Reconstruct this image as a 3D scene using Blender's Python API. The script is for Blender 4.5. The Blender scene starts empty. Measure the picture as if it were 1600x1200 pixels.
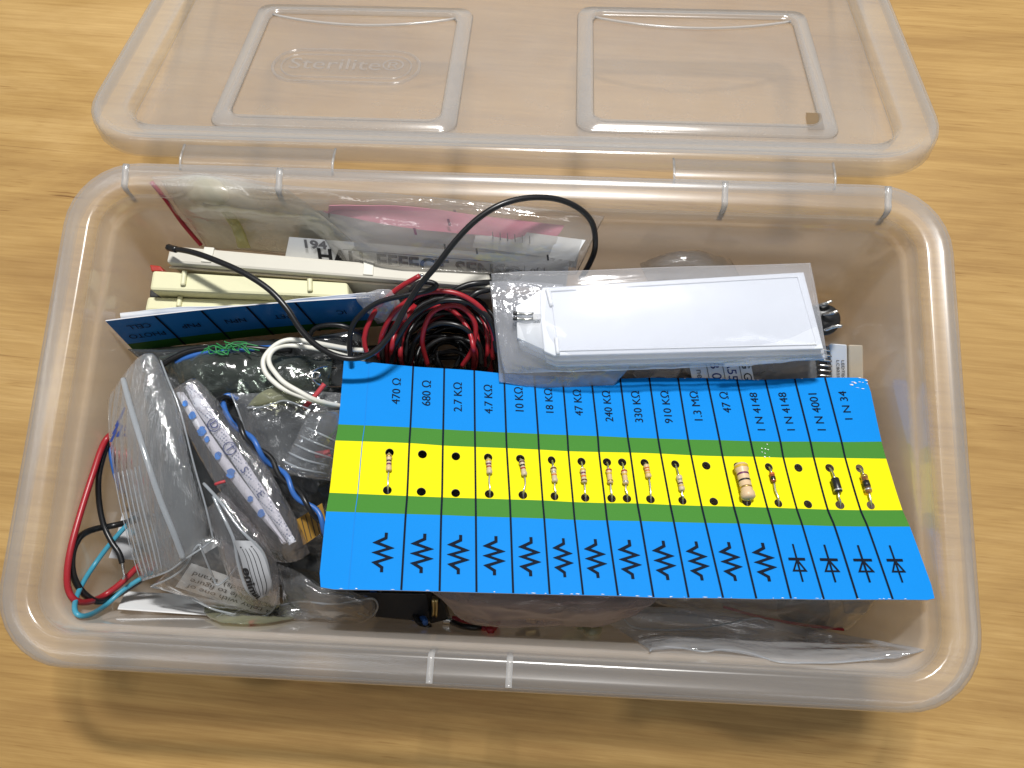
import bpy, bmesh, math, random
import numpy as np
from mathutils import Vector, Matrix, noise

random.seed(7)
SC = bpy.context.scene
COL = SC.collection
PI = math.pi

# ------------------------------------------------------------------ camera
F = 1300.0                                   # focal length in photo pixels (photo is 1600 wide)
R = np.array([[0.9984855, 0.0466964, -0.0290885],
              [0.0391907, -0.9747990, -0.2196155],
              [-0.0386107, 0.2181429, -0.9751528]])
C = np.array([0.0193662, -0.0553411, 0.3827263])
cam = bpy.data.cameras.new('camera')
cam.sensor_width = 36.0
cam.lens = 36.0 * F / 1600.0
cam.clip_start = 0.01
cam.clip_end = 50
co = bpy.data.objects.new('camera', cam)
COL.objects.link(co)
M = Matrix(((R[0][0], -R[1][0], -R[2][0], C[0]),
            (R[0][1], -R[1][1], -R[2][1], C[1]),
            (R[0][2], -R[1][2], -R[2][2], C[2]),
            (0, 0, 0, 1)))
co.matrix_world = M
SC.camera = co

# ------------------------------------------------------------------ light
world = bpy.data.worlds.new('World')
SC.world = world
world.use_nodes = True
bg = world.node_tree.nodes['Background']
bg.inputs[0].default_value = (0.90, 0.95, 1.0, 1)
bg.inputs[1].default_value = 0.25


def area(name, loc, target, sx, sy, power, color):
    l = bpy.data.lights.new(name, 'AREA')
    l.shape = 'RECTANGLE'
    l.size, l.size_y, l.energy, l.color = sx, sy, power, color
    o = bpy.data.objects.new(name, l)
    COL.objects.link(o)
    o.location = loc
    d = Vector(target) - Vector(loc)
    o.rotation_euler = d.to_track_quat('-Z', 'Y').to_euler()
    return o


area('ceiling_lamp', (0.07, 0.56, 1.30), (0, 0, 0.03), 0.20, 0.08, 26.0, (1.0, 0.98, 0.95))
area('ceiling_lamp', (-0.75, 0.30, 1.5), (0, 0, 0.03), 0.10, 1.1, 2.0, (0.96, 0.98, 1.0))
area('ceiling_lamp', (0.95, -0.15, 1.6), (0, 0, 0.03), 0.10, 1.0, 1.4, (0.97, 0.98, 1.0))

SC.view_settings.view_transform = 'Standard'
SC.view_settings.look = 'None'
SC.view_settings.exposure = -0.20
SC.view_settings.gamma = 1.0
SC.view_settings.use_curve_mapping = False
SC.render.engine = 'CYCLES'
cy = SC.cycles
cy.max_bounces = 14
cy.diffuse_bounces = 5
cy.glossy_bounces = 5
cy.transmission_bounces = 10
cy.transparent_max_bounces = 80
cy.caustics_reflective = False
cy.caustics_refractive = False
cy.use_denoising = True
cy.sample_clamp_indirect = 4.0


# ------------------------------------------------------------------ helpers
HB = 0.085                                   # height of the box
W2, D2 = 0.1712, 0.0956                       # half width and half depth over the rim
INSIDE = [False]


def wall_inset(z):
    if z >= HB - 0.0118:
        return 0.0126
    return 0.0150 + (HB - 0.0118 - z) / 0.05 * 0.0024


def outside(p):
    """does this point poke out through the box wall?"""
    if p[2] > HB - 0.003:
        return False
    i = wall_inset(p[2])
    hx, hy, r = W2 - i, D2 - i, 0.014
    x, y = abs(p[0]), abs(p[1])
    if x > hx or y > hy:
        return True
    cx, cy = x - (hx - r), y - (hy - r)
    return cx > 0 and cy > 0 and cx * cx + cy * cy > r * r


def P(px, py, z):
    """the point at height z that stands at this place of the plan drawn over the photograph;
    things in the box are lifted along their wall until they lie within it"""
    d = R.T @ np.array([(px - 800) / F, (py - 600) / F, 1.0])
    for k in range(90):
        p = C + (z - C[2]) / d[2] * d
        if not INSIDE[0] or not outside(p):
            break
        z += 0.0006
    return Vector(p)


def PP(pts):
    return [P(*p) for p in pts]


def link(o, parent=None):
    COL.objects.link(o)
    if parent is not None:
        o.parent = parent
    return o


def tag(o, label=None, cat=None, group=None, kind=None):
    if label:
        o['label'] = label
    if cat:
        o['category'] = cat
    if group:
        o['group'] = group
    if kind:
        o['kind'] = kind
    return o


def empty(name, loc=(0, 0, 0)):
    o = bpy.data.objects.new(name, None)
    o.empty_display_size = 0.01
    COL.objects.link(o)
    # the empty only carries its parts; parts are built in world space
    o.location = loc
    return o


def mesh_obj(name, verts, faces, mats, parent=None, smooth=True, idx=None):
    me = bpy.data.meshes.new(name)
    off = parent.location if parent is not None else Vector((0, 0, 0))
    # parents up to the top: parts hang at the thing's base
    p = parent
    o3 = Vector((0, 0, 0))
    while p is not None:
        o3 += Vector(p.location)
        p = p.parent
    me.from_pydata([tuple(Vector(v) - o3) for v in verts], [], faces)
    if not isinstance(mats, (list, tuple)):
        mats = [mats]
    for m in mats:
        me.materials.append(m)
    if idx is not None:
        me.polygons.foreach_set('material_index', idx)
    if smooth:
        me.polygons.foreach_set('use_smooth', [True] * len(me.polygons))
    me.validate()
    me.update()
    o = bpy.data.objects.new(name, me)
    return link(o, parent)


def catmull(pts, n):
    """n points along a smooth curve through pts (uniform in knot index)"""
    pts = np.array([list(p) for p in pts], float)
    k = len(pts)
    if k == 2:
        t = np.linspace(0, 1, n)[:, None]
        return pts[0] * (1 - t) + pts[1] * t
    e = np.vstack([2 * pts[0] - pts[1], pts, 2 * pts[-1] - pts[-2]])
    out = []
    for s in np.linspace(0, k - 1, n):
        i = min(int(s), k - 2)
        t = s - i
        a, b, c, d = e[i], e[i + 1], e[i + 2], e[i + 3]
        out.append(0.5 * (2 * b + (c - a) * t + (2 * a - 5 * b + 4 * c - d) * t * t + (3 * b - a - 3 * c + d) * t ** 3))
    return np.array(out)


def tube_geo(path, r, sides=8, verts=None, faces=None, cap=True):
    verts = [] if verts is None else verts
    faces = [] if faces is None else faces
    path = [Vector(p) for p in path]
    n = len(path)
    base = len(verts)
    up = Vector((0.13, 0.21, 0.97))
    t0 = (path[1] - path[0]).normalized()
    a = up - up.dot(t0) * t0
    if a.length < 1e-4:
        a = Vector((1, 0, 0)) - t0.x * t0
    a.normalize()
    for i, p in enumerate(path):
        t = (path[min(i + 1, n - 1)] - path[max(i - 1, 0)])
        if t.length < 1e-9:
            t = t0
        t = t.normalized()
        a = a - a.dot(t) * t
        a.normalize()
        b = t.cross(a)
        rr = r[i] if hasattr(r, '__len__') else r
        for k in range(sides):
            w = 2 * PI * k / sides
            verts.append(p + rr * (math.cos(w) * a + math.sin(w) * b))
    for i in range(n - 1):
        for k in range(sides):
            k2 = (k + 1) % sides
            faces.append((base + i * sides + k, base + i * sides + k2, base + (i + 1) * sides + k2, base + (i + 1) * sides + k))
    if cap:
        faces.append(tuple(base + k for k in range(sides))[::-1])
        faces.append(tuple(base + (n - 1) * sides + k for k in range(sides)))
    return verts, faces


def tube(name, pts, r, mat, parent=None, n=None, sides=8, smooth_path=True):
    path = catmull(pts, n or max(8, 7 * len(pts))) if smooth_path else pts
    v, f = tube_geo(path, r, sides)
    return mesh_obj(name, v, f, mat, parent)


def wire(name, pix, r, mat, parent=None, n=None, sides=8):
    return tube(name, PP(pix), r, mat, parent, n, sides)


def rrect(hx, hy, r, seg=7):
    """rounded rectangle loop, counter-clockwise"""
    out = []
    for (sx, sy, a0) in ((1, 1, 0), (-1, 1, 90), (-1, -1, 180), (1, -1, 270)):
        for k in range(seg + 1):
            a = math.radians(a0 + 90 * k / seg)
            out.append((sx * (hx - r) + r * math.cos(a), sy * (hy - r) + r * math.sin(a)))
    return out


def loft(rings, cap_last=False, closed_profile=False):
    verts, faces = [], []
    n = len(rings[0])
    for rg in rings:
        verts += rg
    m = len(rings)
    for i in range(m if closed_profile else m - 1):
        j = (i + 1) % m
        for k in range(n):
            k2 = (k + 1) % n
            faces.append((i * n + k, i * n + k2, j * n + k2, j * n + k))
    if cap_last:
        faces.append(tuple((m - 1) * n + k for k in range(n)))
    return verts, faces


def solidify(o, t, offset=0.0, sharp=True):
    md = o.modifiers.new('thickness', 'SOLIDIFY')
    md.thickness = t
    md.offset = offset
    if sharp:
        es = o.modifiers.new('sharp', 'EDGE_SPLIT')
        es.split_angle = math.radians(45)
    return o


def bevel(o, w, seg=2):
    md = o.modifiers.new('edge', 'BEVEL')
    md.width = w
    md.segments = seg
    md.limit_method = 'ANGLE'
    return o


def quad_pt(q, s, t):
    a = q[0].lerp(q[1], s)
    b = q[3].lerp(q[2], s)
    return a.lerp(b, t)


def slab(name, quad, depth, mat, parent=None, bev=0.0006, down=None):
    """a slab whose top face is the given quad of world points, extruded down"""
    d = Vector(down) if down is not None else Vector((0, 0, -depth))
    v = list(quad) + [q + d for q in quad]
    f = [(0, 1, 2, 3), (7, 6, 5, 4)] + [(i, i + 4, (i + 1) % 4 + 4, (i + 1) % 4) for i in range(4)]
    nrm = (quad[1] - quad[0]).cross(quad[3] - quad[0])
    if nrm.dot(d) > 0:
        f = [tuple(reversed(x)) for x in f]
    o = mesh_obj(name, v, f, mat, parent, smooth=False)
    if bev:
        bevel(o, bev)
    return o


def sheet_grid(ctrl, nu, nv):
    """bicubic grid through rows of control points"""
    rows = [catmull(r, nu) for r in ctrl]
    cols = [catmull([rows[j][i] for j in range(len(rows))], nv) for i in range(nu)]
    return [[Vector(cols[i][j]) for i in range(nu)] for j in range(nv)]


def grid_normals(g):
    nv, nu = len(g), len(g[0])
    N = []
    for j in range(nv):
        row = []
        for i in range(nu):
            du = g[j][min(i + 1, nu - 1)] - g[j][max(i - 1, 0)]
            dv = g[min(j + 1, nv - 1)][i] - g[max(j - 1, 0)][i]
            n = du.cross(dv)
            if n.length < 1e-12:
                n = Vector((0, 0, 1))
            n.normalize()
            if n.z < 0:
                n = -n
            row.append(n)
        N.append(row)
    return N


def crumple(p, n, amp, freq, seed, stretch=None):
    q = Vector(p) * freq + Vector((seed * 3.1, seed * 1.7, seed * 0.9))
    if stretch:
        d = Vector(stretch[0]).normalized()
        q = q - d * q.dot(d) * (1 - 1 / stretch[1])
    a = 1 - abs(noise.noise(q)) * 2.2
    b = 1 - abs(noise.noise(q * 2.3 + Vector((9, 4, 2)))) * 2.2
    c = noise.noise(q * 0.6)
    f1 = noise.voronoi(q * 0.8)[0]
    vr = (f1[1] - f1[0]) - 0.4
    c2 = 1 - abs(noise.noise(q * 4.7 + Vector((1, 7, 5)))) * 2.2
    return n * amp * (0.55 * a + 0.28 * b + 0.8 * c + 0.12 * c2 - 0.9 * vr)


def film(name, ctrl, mat, parent=None, nu=60, nv=40, amp=0.0012, freq=90, seed=1, puff=0.003, stretch=None, px=True, wgt=None):
    """a closed bag of thin film: an upper and a lower sheet joined along a welded edge"""
    c = [PP(r) for r in ctrl] if px else ctrl
    g = sheet_grid(c, nu, nv)
    N = grid_normals(g)
    verts, faces = [], []
    for side in (1, -1):
        for j in range(nv):
            for i in range(nu):
                s, t = i / (nu - 1), j / (nv - 1)
                e = min(1.0, 6 * min(s, 1 - s)) * min(1.0, 6 * min(t, 1 - t))
                e = e ** 0.5
                aw = amp * (wgt(s, t) if wgt else 1.0)
                p = g[j][i] + crumple(g[j][i], N[j][i], aw * (0.35 + 0.65 * e), freq, seed + (0 if side > 0 else 5) * e, stretch)
                p = p + N[j][i] * side * (puff * e + 0.00012)
                verts.append(p)
    n1 = nu * nv
    for side in range(2):
        o = side * n1
        for j in range(nv - 1):
            for i in range(nu - 1):
                q = (o + j * nu + i, o + j * nu + i + 1, o + (j + 1) * nu + i + 1, o + (j + 1) * nu + i)
                faces.append(q if side == 0 else q[::-1])
    rim = [(0, i) for i in range(nu)] + [(j, nu - 1) for j in range(1, nv)] + [(nv - 1, i) for i in range(nu - 2, -1, -1)] + [(j, 0) for j in range(nv - 2, 0, -1)]
    for k in range(len(rim)):
        a, b = rim[k], rim[(k + 1) % len(rim)]
        A, B = a[0] * nu + a[1], b[0] * nu + b[1]
        faces.append((B, A, A + n1, B + n1))
    return mesh_obj(name, verts, faces, mat, parent)


def paper(name, ctrl, mat, parent=None, nu=24, nv=12, thick=0.00025, amp=0.0, freq=30, seed=3):
    g = sheet_grid([PP(r) for r in ctrl], nu, nv)
    if amp:
        N = grid_normals(g)
        g = [[g[j][i] + crumple(g[j][i], N[j][i], amp, freq, seed) for i in range(nu)] for j in range(nv)]
    v = [p for r in g for p in r]
    f = [(j * nu + i, j * nu + i + 1, (j + 1) * nu + i + 1, (j + 1) * nu + i) for j in range(nv - 1) for i in range(nu - 1)]
    o = mesh_obj(name, v, f, mat, parent)
    solidify(o, thick, 0)
    return o


def text_geo(s, size=1.0, align='CENTER', sx=1.0, bold=0.0):
    cu = bpy.data.curves.new('lettering', 'FONT')
    cu.body = s
    cu.size = size
    cu.align_x = align
    cu.align_y = 'CENTER'
    cu.resolution_u = 3
    cu.offset = bold
    o = bpy.data.objects.new('lettering', cu)
    COL.objects.link(o)
    dg = bpy.context.evaluated_depsgraph_get()
    me = o.evaluated_get(dg).to_mesh()
    v = [(x.co.x * sx, x.co.y) for x in me.vertices]
    f = [tuple(p.vertices) for p in me.polygons]
    o.evaluated_get(dg).to_mesh_clear()
    bpy.data.objects.remove(o)
    bpy.data.curves.remove(cu)
    return v, f


def text_on(name, s, fn, mat, parent, size, align='CENTER', sx=1.0, bold=0.0):
    """lettering laid on a surface: fn(x, y) gives the world point"""
    v, f = text_geo(s, size, align, sx, bold)
    return mesh_obj(name, [fn(x, y) for x, y in v], f, mat, parent, smooth=False)


def plane_fn(o, xd, yd, lift=0.0003):
    o, xd, yd = Vector(o), Vector(xd).normalized(), Vector(yd)
    n = xd.cross(yd).normalized()
    yd = n.cross(xd)
    if n.z < 0:
        n2 = -n
    else:
        n2 = n
    return lambda x, y: o + xd * x + yd * y + n2 * lift


def px_plane(o, xt, yt, z, lift=0.0003):
    """lettering plane from photo positions: origin, a point along the baseline, a point up"""
    zs = z if isinstance(z, (tuple, list)) else (z, z, z)
    a, b, c = P(*o, zs[0]), P(*xt, zs[1]), P(*yt, zs[2])
    return plane_fn(a, b - a, c - a, lift)


# ------------------------------------------------------------------ materials
def new_mat(name):
    m = bpy.data.materials.new(name)
    m.use_nodes = True
    nt = m.node_tree
    nt.nodes.clear()
    out = nt.nodes.new('ShaderNodeOutputMaterial')
    return m, nt, out


def nd(nt, t, **kw):
    n = nt.nodes.new(t)
    for k, v in kw.items():
        if k in n.inputs.keys():
            n.inputs[k].default_value = v
        else:
            setattr(n, k, v)
    return n


def solid(name, col, rough=0.5, spec=0.5, metal=0.0, bump=0.0, bscale=400, vary=0.0, vscale=60, coat=0.0, sss=0.0, alpha=1.0):
    m, nt, out = new_mat(name)
    b = nd(nt, 'ShaderNodeBsdfPrincipled')
    b.inputs['Base Color'].default_value = (*col, 1)
    b.inputs['Roughness'].default_value = rough
    b.inputs['Specular IOR Level'].default_value = spec
    b.inputs['Metallic'].default_value = metal
    b.inputs['Coat Weight'].default_value = coat
    b.inputs['Coat Roughness'].default_value = 0.15
    b.inputs['Alpha'].default_value = alpha
    tc = nd(nt, 'ShaderNodeTexCoord')
    if vary:
        nz = nd(nt, 'ShaderNodeTexNoise', Scale=vscale, Detail=5.0)
        nt.links.new(tc.outputs['Object'], nz.inputs['Vector'])
        mx = nd(nt, 'ShaderNodeMix', data_type='RGBA')
        mx.inputs[6].default_value = (*[c * (1 - vary) for c in col], 1)
        mx.inputs[7].default_value = (*[min(1, c * (1 + vary)) for c in col], 1)
        nt.links.new(nz.outputs[0], mx.inputs[0])
        nt.links.new(mx.outputs[2], b.inputs['Base Color'])
    if bump:
        nz = nd(nt, 'ShaderNodeTexNoise', Scale=bscale, Detail=4.0)
        nt.links.new(tc.outputs['Object'], nz.inputs['Vector'])
        bp = nd(nt, 'ShaderNodeBump', Strength=bump, Distance=0.0004)
        nt.links.new(nz.outputs[0], bp.inputs['Height'])
        nt.links.new(bp.outputs[0], b.inputs['Normal'])
    nt.links.new(b.outputs[0], out.inputs[0])
    return m


def clear(name, tint, haze, haze_col, rough=0.12, gloss=1.0, ior=1.5, bump=0.0, bscale=200, bdist=0.0005, streak=None, haze_var=0.0):
    """thin see-through plastic: transparent film + milky scatter + surface reflection"""
    m, nt, out = new_mat(name)
    tr = nd(nt, 'ShaderNodeBsdfTransparent')
    tr.inputs[0].default_value = (*tint, 1)
    df = nd(nt, 'ShaderNodeBsdfDiffuse')
    df.inputs[0].default_value = (*haze_col, 1)
    tl = nd(nt, 'ShaderNodeBsdfTranslucent')
    tl.inputs[0].default_value = (*haze_col, 1)
    mk = nd(nt, 'ShaderNodeMixShader')
    mk.inputs[0].default_value = 0.5
    nt.links.new(df.outputs[0], mk.inputs[1])
    nt.links.new(tl.outputs[0], mk.inputs[2])
    m1 = nd(nt, 'ShaderNodeMixShader')
    m1.inputs[0].default_value = haze
    nt.links.new(tr.outputs[0], m1.inputs[1])
    nt.links.new(mk.outputs[0], m1.inputs[2])
    # the way through a sheet grows with the slant of the ray: haze = 1 - (1 - h) ^ (1 / cos)
    lw = nd(nt, 'ShaderNodeLayerWeight')
    lw.inputs[0].default_value = 0.5
    cs = nd(nt, 'ShaderNodeMath', operation='SUBTRACT')
    cs.inputs[0].default_value = 1.0
    nt.links.new(lw.outputs['Facing'], cs.inputs[1])
    mxx = nd(nt, 'ShaderNodeMath', operation='MAXIMUM')
    mxx.inputs[1].default_value = 0.16
    nt.links.new(cs.outputs[0], mxx.inputs[0])
    iv = nd(nt, 'ShaderNodeMath', operation='DIVIDE')
    iv.inputs[0].default_value = 1.0
    nt.links.new(mxx.outputs[0], iv.inputs[1])
    pwh = nd(nt, 'ShaderNodeMath', operation='POWER')
    pwh.inputs[0].default_value = 1 - haze
    nt.links.new(iv.outputs[0], pwh.inputs[1])
    hz = nd(nt, 'ShaderNodeMath', operation='SUBTRACT')
    hz.inputs[0].default_value = 1.0
    nt.links.new(pwh.outputs[0], hz.inputs[1])
    nt.links.new(hz.outputs[0], m1.inputs[0])
    gl = nd(nt, 'ShaderNodeBsdfGlossy')
    gl.inputs[0].default_value = (1, 1, 1, 1)
    gl.inputs['Roughness'].default_value = rough
    fr = nd(nt, 'ShaderNodeLayerWeight')
    fr.inputs[0].default_value = 0.5
    f0 = ((ior - 1) / (ior + 1)) ** 2
    pw = nd(nt, 'ShaderNodeMath', operation='POWER')
    pw.inputs[1].default_value = 5.0
    nt.links.new(fr.outputs['Facing'], pw.inputs[0])
    sc_ = nd(nt, 'ShaderNodeMath', operation='MULTIPLY_ADD')
    sc_.inputs[1].default_value = 1 - f0
    sc_.inputs[2].default_value = f0
    nt.links.new(pw.outputs[0], sc_.inputs[0])
    mu = nd(nt, 'ShaderNodeMath', operation='MULTIPLY', use_clamp=True)
    mu.inputs[1].default_value = gloss
    nt.links.new(sc_.outputs[0], mu.inputs[0])
    m2 = nd(nt, 'ShaderNodeMixShader')
    nt.links.new(mu.outputs[0], m2.inputs[0])
    nt.links.new(m1.outputs[0], m2.inputs[1])
    nt.links.new(gl.outputs[0], m2.inputs[2])
    tc = nd(nt, 'ShaderNodeTexCoord')
    if bump:
        nz = nd(nt, 'ShaderNodeTexNoise', Scale=bscale, Detail=5.0)
        if streak:
            mp = nd(nt, 'ShaderNodeMapping')
            mp.inputs['Rotation'].default_value = (0, 0, math.radians(streak[0]))
            mp.inputs['Scale'].default_value = streak[1:]
            nt.links.new(tc.outputs['Object'], mp.inputs[0])
            nt.links.new(mp.outputs[0], nz.inputs['Vector'])
        else:
            nt.links.new(tc.outputs['Object'], nz.inputs['Vector'])
        vo = nd(nt, 'ShaderNodeTexVoronoi', Scale=bscale * 0.55)
        vo.feature = 'F1'
        nt.links.new(nz.inputs['Vector'].links[0].from_socket, vo.inputs['Vector'])
        ad = nd(nt, 'ShaderNodeMath', operation='MULTIPLY_ADD')
        ad.inputs[1].default_value = 0.8 if bump > 0.3 else 0.0
        nt.links.new(vo.outputs['Distance'], ad.inputs[0])
        nt.links.new(nz.outputs[0], ad.inputs[2])
        bp = nd(nt, 'ShaderNodeBump', Strength=bump, Distance=bdist)
        nt.links.new(ad.outputs[0], bp.inputs['Height'])
        nt.links.new(bp.outputs[0], gl.inputs['Normal'])
        nt.links.new(bp.outputs[0], fr.inputs['Normal'])
    if haze_var:
        n2 = nd(nt, 'ShaderNodeTexNoise', Scale=55.0, Detail=6.0)
        nt.links.new(tc.outputs['Object'], n2.inputs['Vector'])
        mr = nd(nt, 'ShaderNodeMapRange')
        mr.inputs[1].default_value = 0.3
        mr.inputs[2].default_value = 0.7
        mr.inputs[3].default_value = 1 - max(0, haze - haze_var)
        mr.inputs[4].default_value = 1 - (haze + haze_var)
        nt.links.new(n2.outputs[0], mr.inputs[0])
        nt.links.new(mr.outputs[0], pwh.inputs[0])
    nt.links.new(m2.outputs[0], out.inputs[0])
    return m


def wood_mat():
    m, nt, out = new_mat('plywood')
    tc = nd(nt, 'ShaderNodeTexCoord')
    rot = nd(nt, 'ShaderNodeMapping')
    rot.inputs['Rotation'].default_value = (0, 0, math.radians(3))
    nt.links.new(tc.outputs['Object'], rot.inputs[0])

    def stretched(sx, sy):
        mp = nd(nt, 'ShaderNodeMapping')
        mp.inputs['Scale'].default_value = (sx, sy, 1)
        nt.links.new(rot.outputs[0], mp.inputs[0])
        return mp
    a = stretched(3.4, 15.0)                                   # broad cathedral figure
    n1 = nd(nt, 'ShaderNodeTexNoise', Scale=1.0, Detail=7.0, Roughness=0.6, Distortion=1.3)
    nt.links.new(a.outputs[0], n1.inputs['Vector'])
    b = stretched(9.0, 210.0)                                  # grain streaks
    n2 = nd(nt, 'ShaderNodeTexNoise', Scale=1.0, Detail=9.0, Roughness=0.72, Distortion=0.4)
    nt.links.new(b.outputs[0], n2.inputs['Vector'])
    c = stretched(45.0, 900.0)                                # pores
    n3 = nd(nt, 'ShaderNodeTexNoise', Scale=1.0, Detail=3.0)
    nt.links.new(c.outputs[0], n3.inputs['Vector'])
    r1 = nd(nt, 'ShaderNodeValToRGB')
    e = r1.color_ramp.elements
    e[0].position, e[0].color = 0.34, (0.38, 0.226, 0.077, 1)
    e[1].position, e[1].color = 0.66, (0.57, 0.375, 0.149, 1)
    k = r1.color_ramp.elements.new(0.5)
    k.color = (0.485, 0.304, 0.106, 1)
    nt.links.new(n1.outputs[0], r1.inputs[0])
    r2 = nd(nt, 'ShaderNodeValToRGB')
    e = r2.color_ramp.elements
    e[0].position, e[0].color = 0.34, (0.62, 0.53, 0.42, 1)
    e[1].position, e[1].color = 0.60, (1, 1, 1, 1)
    nt.links.new(n2.outputs[0], r2.inputs[0])
    m1 = nd(nt, 'ShaderNodeMix', data_type='RGBA', blend_type='MULTIPLY')
    m1.inputs[0].default_value = 0.42
    nt.links.new(r1.outputs[0], m1.inputs[6])
    nt.links.new(r2.outputs[0], m1.inputs[7])
    r3 = nd(nt, 'ShaderNodeValToRGB')
    e = r3.color_ramp.elements
    e[0].position, e[0].color = 0.29, (0.5, 0.37, 0.25, 1)
    e[1].position, e[1].color = 0.40, (1, 1, 1, 1)
    nt.links.new(n3.outputs[0], r3.inputs[0])
    m2 = nd(nt, 'ShaderNodeMix', data_type='RGBA', blend_type='MULTIPLY')
    m2.inputs[0].default_value = 0.5
    g = stretched(5.0, 22.0)
    n5 = nd(nt, 'ShaderNodeTexNoise', Scale=1.0, Detail=3.0)
    nt.links.new(g.outputs[0], n5.inputs['Vector'])
    mk = nd(nt, 'ShaderNodeMapRange')
    mk.inputs[1].default_value = 0.45
    mk.inputs[2].default_value = 0.68
    mk.inputs[3].default_value = 0.06
    mk.inputs[4].default_value = 0.75
    nt.links.new(n5.outputs[0], mk.inputs[0])
    nt.links.new(mk.outputs[0], m2.inputs[0])
    nt.links.new(m1.outputs[2], m2.inputs[6])
    nt.links.new(r3.outputs[0], m2.inputs[7])
    h6 = stretched(16.0, 760.0)
    n6 = nd(nt, 'ShaderNodeTexNoise', Scale=1.0, Detail=5.0, Roughness=0.7)
    nt.links.new(h6.outputs[0], n6.inputs['Vector'])
    r6 = nd(nt, 'ShaderNodeValToRGB')
    e = r6.color_ramp.elements
    e[0].position, e[0].color = 0.35, (0.72, 0.66, 0.58, 1)
    e[1].position, e[1].color = 0.58, (1.0, 1.0, 1.0, 1)
    nt.links.new(n6.outputs[0], r6.inputs[0])
    m6 = nd(nt, 'ShaderNodeMix', data_type='RGBA', blend_type='MULTIPLY')
    m6.inputs[0].default_value = 0.5
    nt.links.new(m2.outputs[2], m6.inputs[6])
    nt.links.new(r6.outputs[0], m6.inputs[7])
    # short dark checks and specks in the face veneer
    d = stretched(14.0, 420.0)
    n4 = nd(nt, 'ShaderNodeTexNoise', Scale=1.0, Detail=2.0, Distortion=0.6)
    nt.links.new(d.outputs[0], n4.inputs['Vector'])
    r4 = nd(nt, 'ShaderNodeValToRGB')
    e = r4.color_ramp.elements
    e[0].position, e[0].color = 0.20, (0.32, 0.2, 0.12, 1)
    e[1].position, e[1].color = 0.255, (1, 1, 1, 1)
    nt.links.new(n4.outputs[0], r4.inputs[0])
    m3 = nd(nt, 'ShaderNodeMix', data_type='RGBA', blend_type='MULTIPLY')
    m3.inputs[0].default_value = 0.8
    nt.links.new(m6.outputs[2], m3.inputs[6])
    nt.links.new(r4.outputs[0], m3.inputs[7])
    p = nd(nt, 'ShaderNodeBsdfPrincipled')
    p.inputs['Roughness'].default_value = 0.42
    p.inputs['Specular IOR Level'].default_value = 0.35
    nt.links.new(m3.outputs[2], p.inputs['Base Color'])
    bp = nd(nt, 'ShaderNodeBump', Strength=0.12, Distance=0.0004)
    nt.links.new(n2.outputs[0], bp.inputs['Height'])
    nt.links.new(bp.outputs[0], p.inputs['Normal'])
    nt.links.new(p.outputs[0], out.inputs[0])
    return m


def weave_mat():
    """white fabric strip with a fine dotted weave"""
    m, nt, out = new_mat('dotted_fabric')
    tc = nd(nt, 'ShaderNodeTexCoord')
    mp = nd(nt, 'ShaderNodeMapping')
    mp.inputs['Rotation'].default_value = (0, 0, math.radians(35))
    nt.links.new(tc.outputs['Object'], mp.inputs[0])
    v = nd(nt, 'ShaderNodeTexVoronoi', Scale=900.0)
    v.inputs['Randomness'].default_value = 0.15
    nt.links.new(mp.outputs[0], v.inputs['Vector'])
    r = nd(nt, 'ShaderNodeValToRGB')
    e = r.color_ramp.elements
    e[0].position, e[0].color = 0.26, (0.20, 0.25, 0.36, 1)
    e[1].position, e[1].color = 0.40, (0.80, 0.85, 0.92, 1)
    nt.links.new(v.outputs['Distance'], r.inputs[0])
    p = nd(nt, 'ShaderNodeBsdfPrincipled')
    p.inputs['Roughness'].default_value = 0.7
    nt.links.new(r.outputs[0], p.inputs['Base Color'])
    nt.links.new(p.outputs[0], out.inputs[0])
    return m


MT = {}
MT['wood'] = wood_mat()
MT['box'] = clear('milky_polypropylene', (0.95, 0.935, 0.92), 0.29, (0.88, 0.835, 0.785), rough=0.08, gloss=1.2, bump=0.06, bscale=160, haze_var=0.03)
MT['rim'] = clear('milky_polypropylene_rim', (0.97, 0.97, 0.97), 0.12, (0.80, 0.82, 0.85), rough=0.22, gloss=1.2, bump=0.05, bscale=120)
MT['lid'] = clear('milky_polypropylene_lid', (0.965, 0.955, 0.95), 0.15, (0.76, 0.745, 0.73), rough=0.13, gloss=1.1, bump=0.05, bscale=120, haze_var=0.015)
MT['lid_rim'] = clear('milky_lid_rim', (0.97, 0.97, 0.97), 0.14, (0.80, 0.82, 0.84), rough=0.16, gloss=1.2, bump=0.05, bscale=120)
MT['ridge'] = clear('milky_ridge', (0.95, 0.95, 0.95), 0.5, (0.84, 0.83, 0.82), rough=0.14, gloss=1.3)
MT['film'] = clear('clear_bag_film', (0.96, 0.96, 0.96), 0.04, (0.85, 0.87, 0.9), rough=0.08, gloss=2.2, bump=0.5, bscale=260, bdist=0.0006, haze_var=0.05)
MT['film_grey'] = clear('grey_bag_film', (0.86, 0.87, 0.88), 0.10, (0.72, 0.74, 0.77), rough=0.10, gloss=2.2, bump=0.7, bscale=260, bdist=0.0007, haze_var=0.05)
MT['film_hall'] = clear('hazy_bag_film', (0.97, 0.96, 0.95), 0.14, (0.88, 0.86, 0.82), rough=0.09, gloss=2.2, bump=0.5, bscale=220, bdist=0.0006, haze_var=0.06)
for nm, ang, hz_ in (('film_left', 12, 0.14), ('film_mid', 30, 0.055)):
    MT[nm] = clear('streaked_bag_film', (0.90 + 0.04 * (ang > 20), 0.92, 0.93), hz_, (0.86, 0.88, 0.91), rough=0.09, gloss=2.4, bump=0.9, bscale=300, bdist=0.0010, streak=(-ang, 2.2, 0.16, 1), haze_var=0.035)
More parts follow.
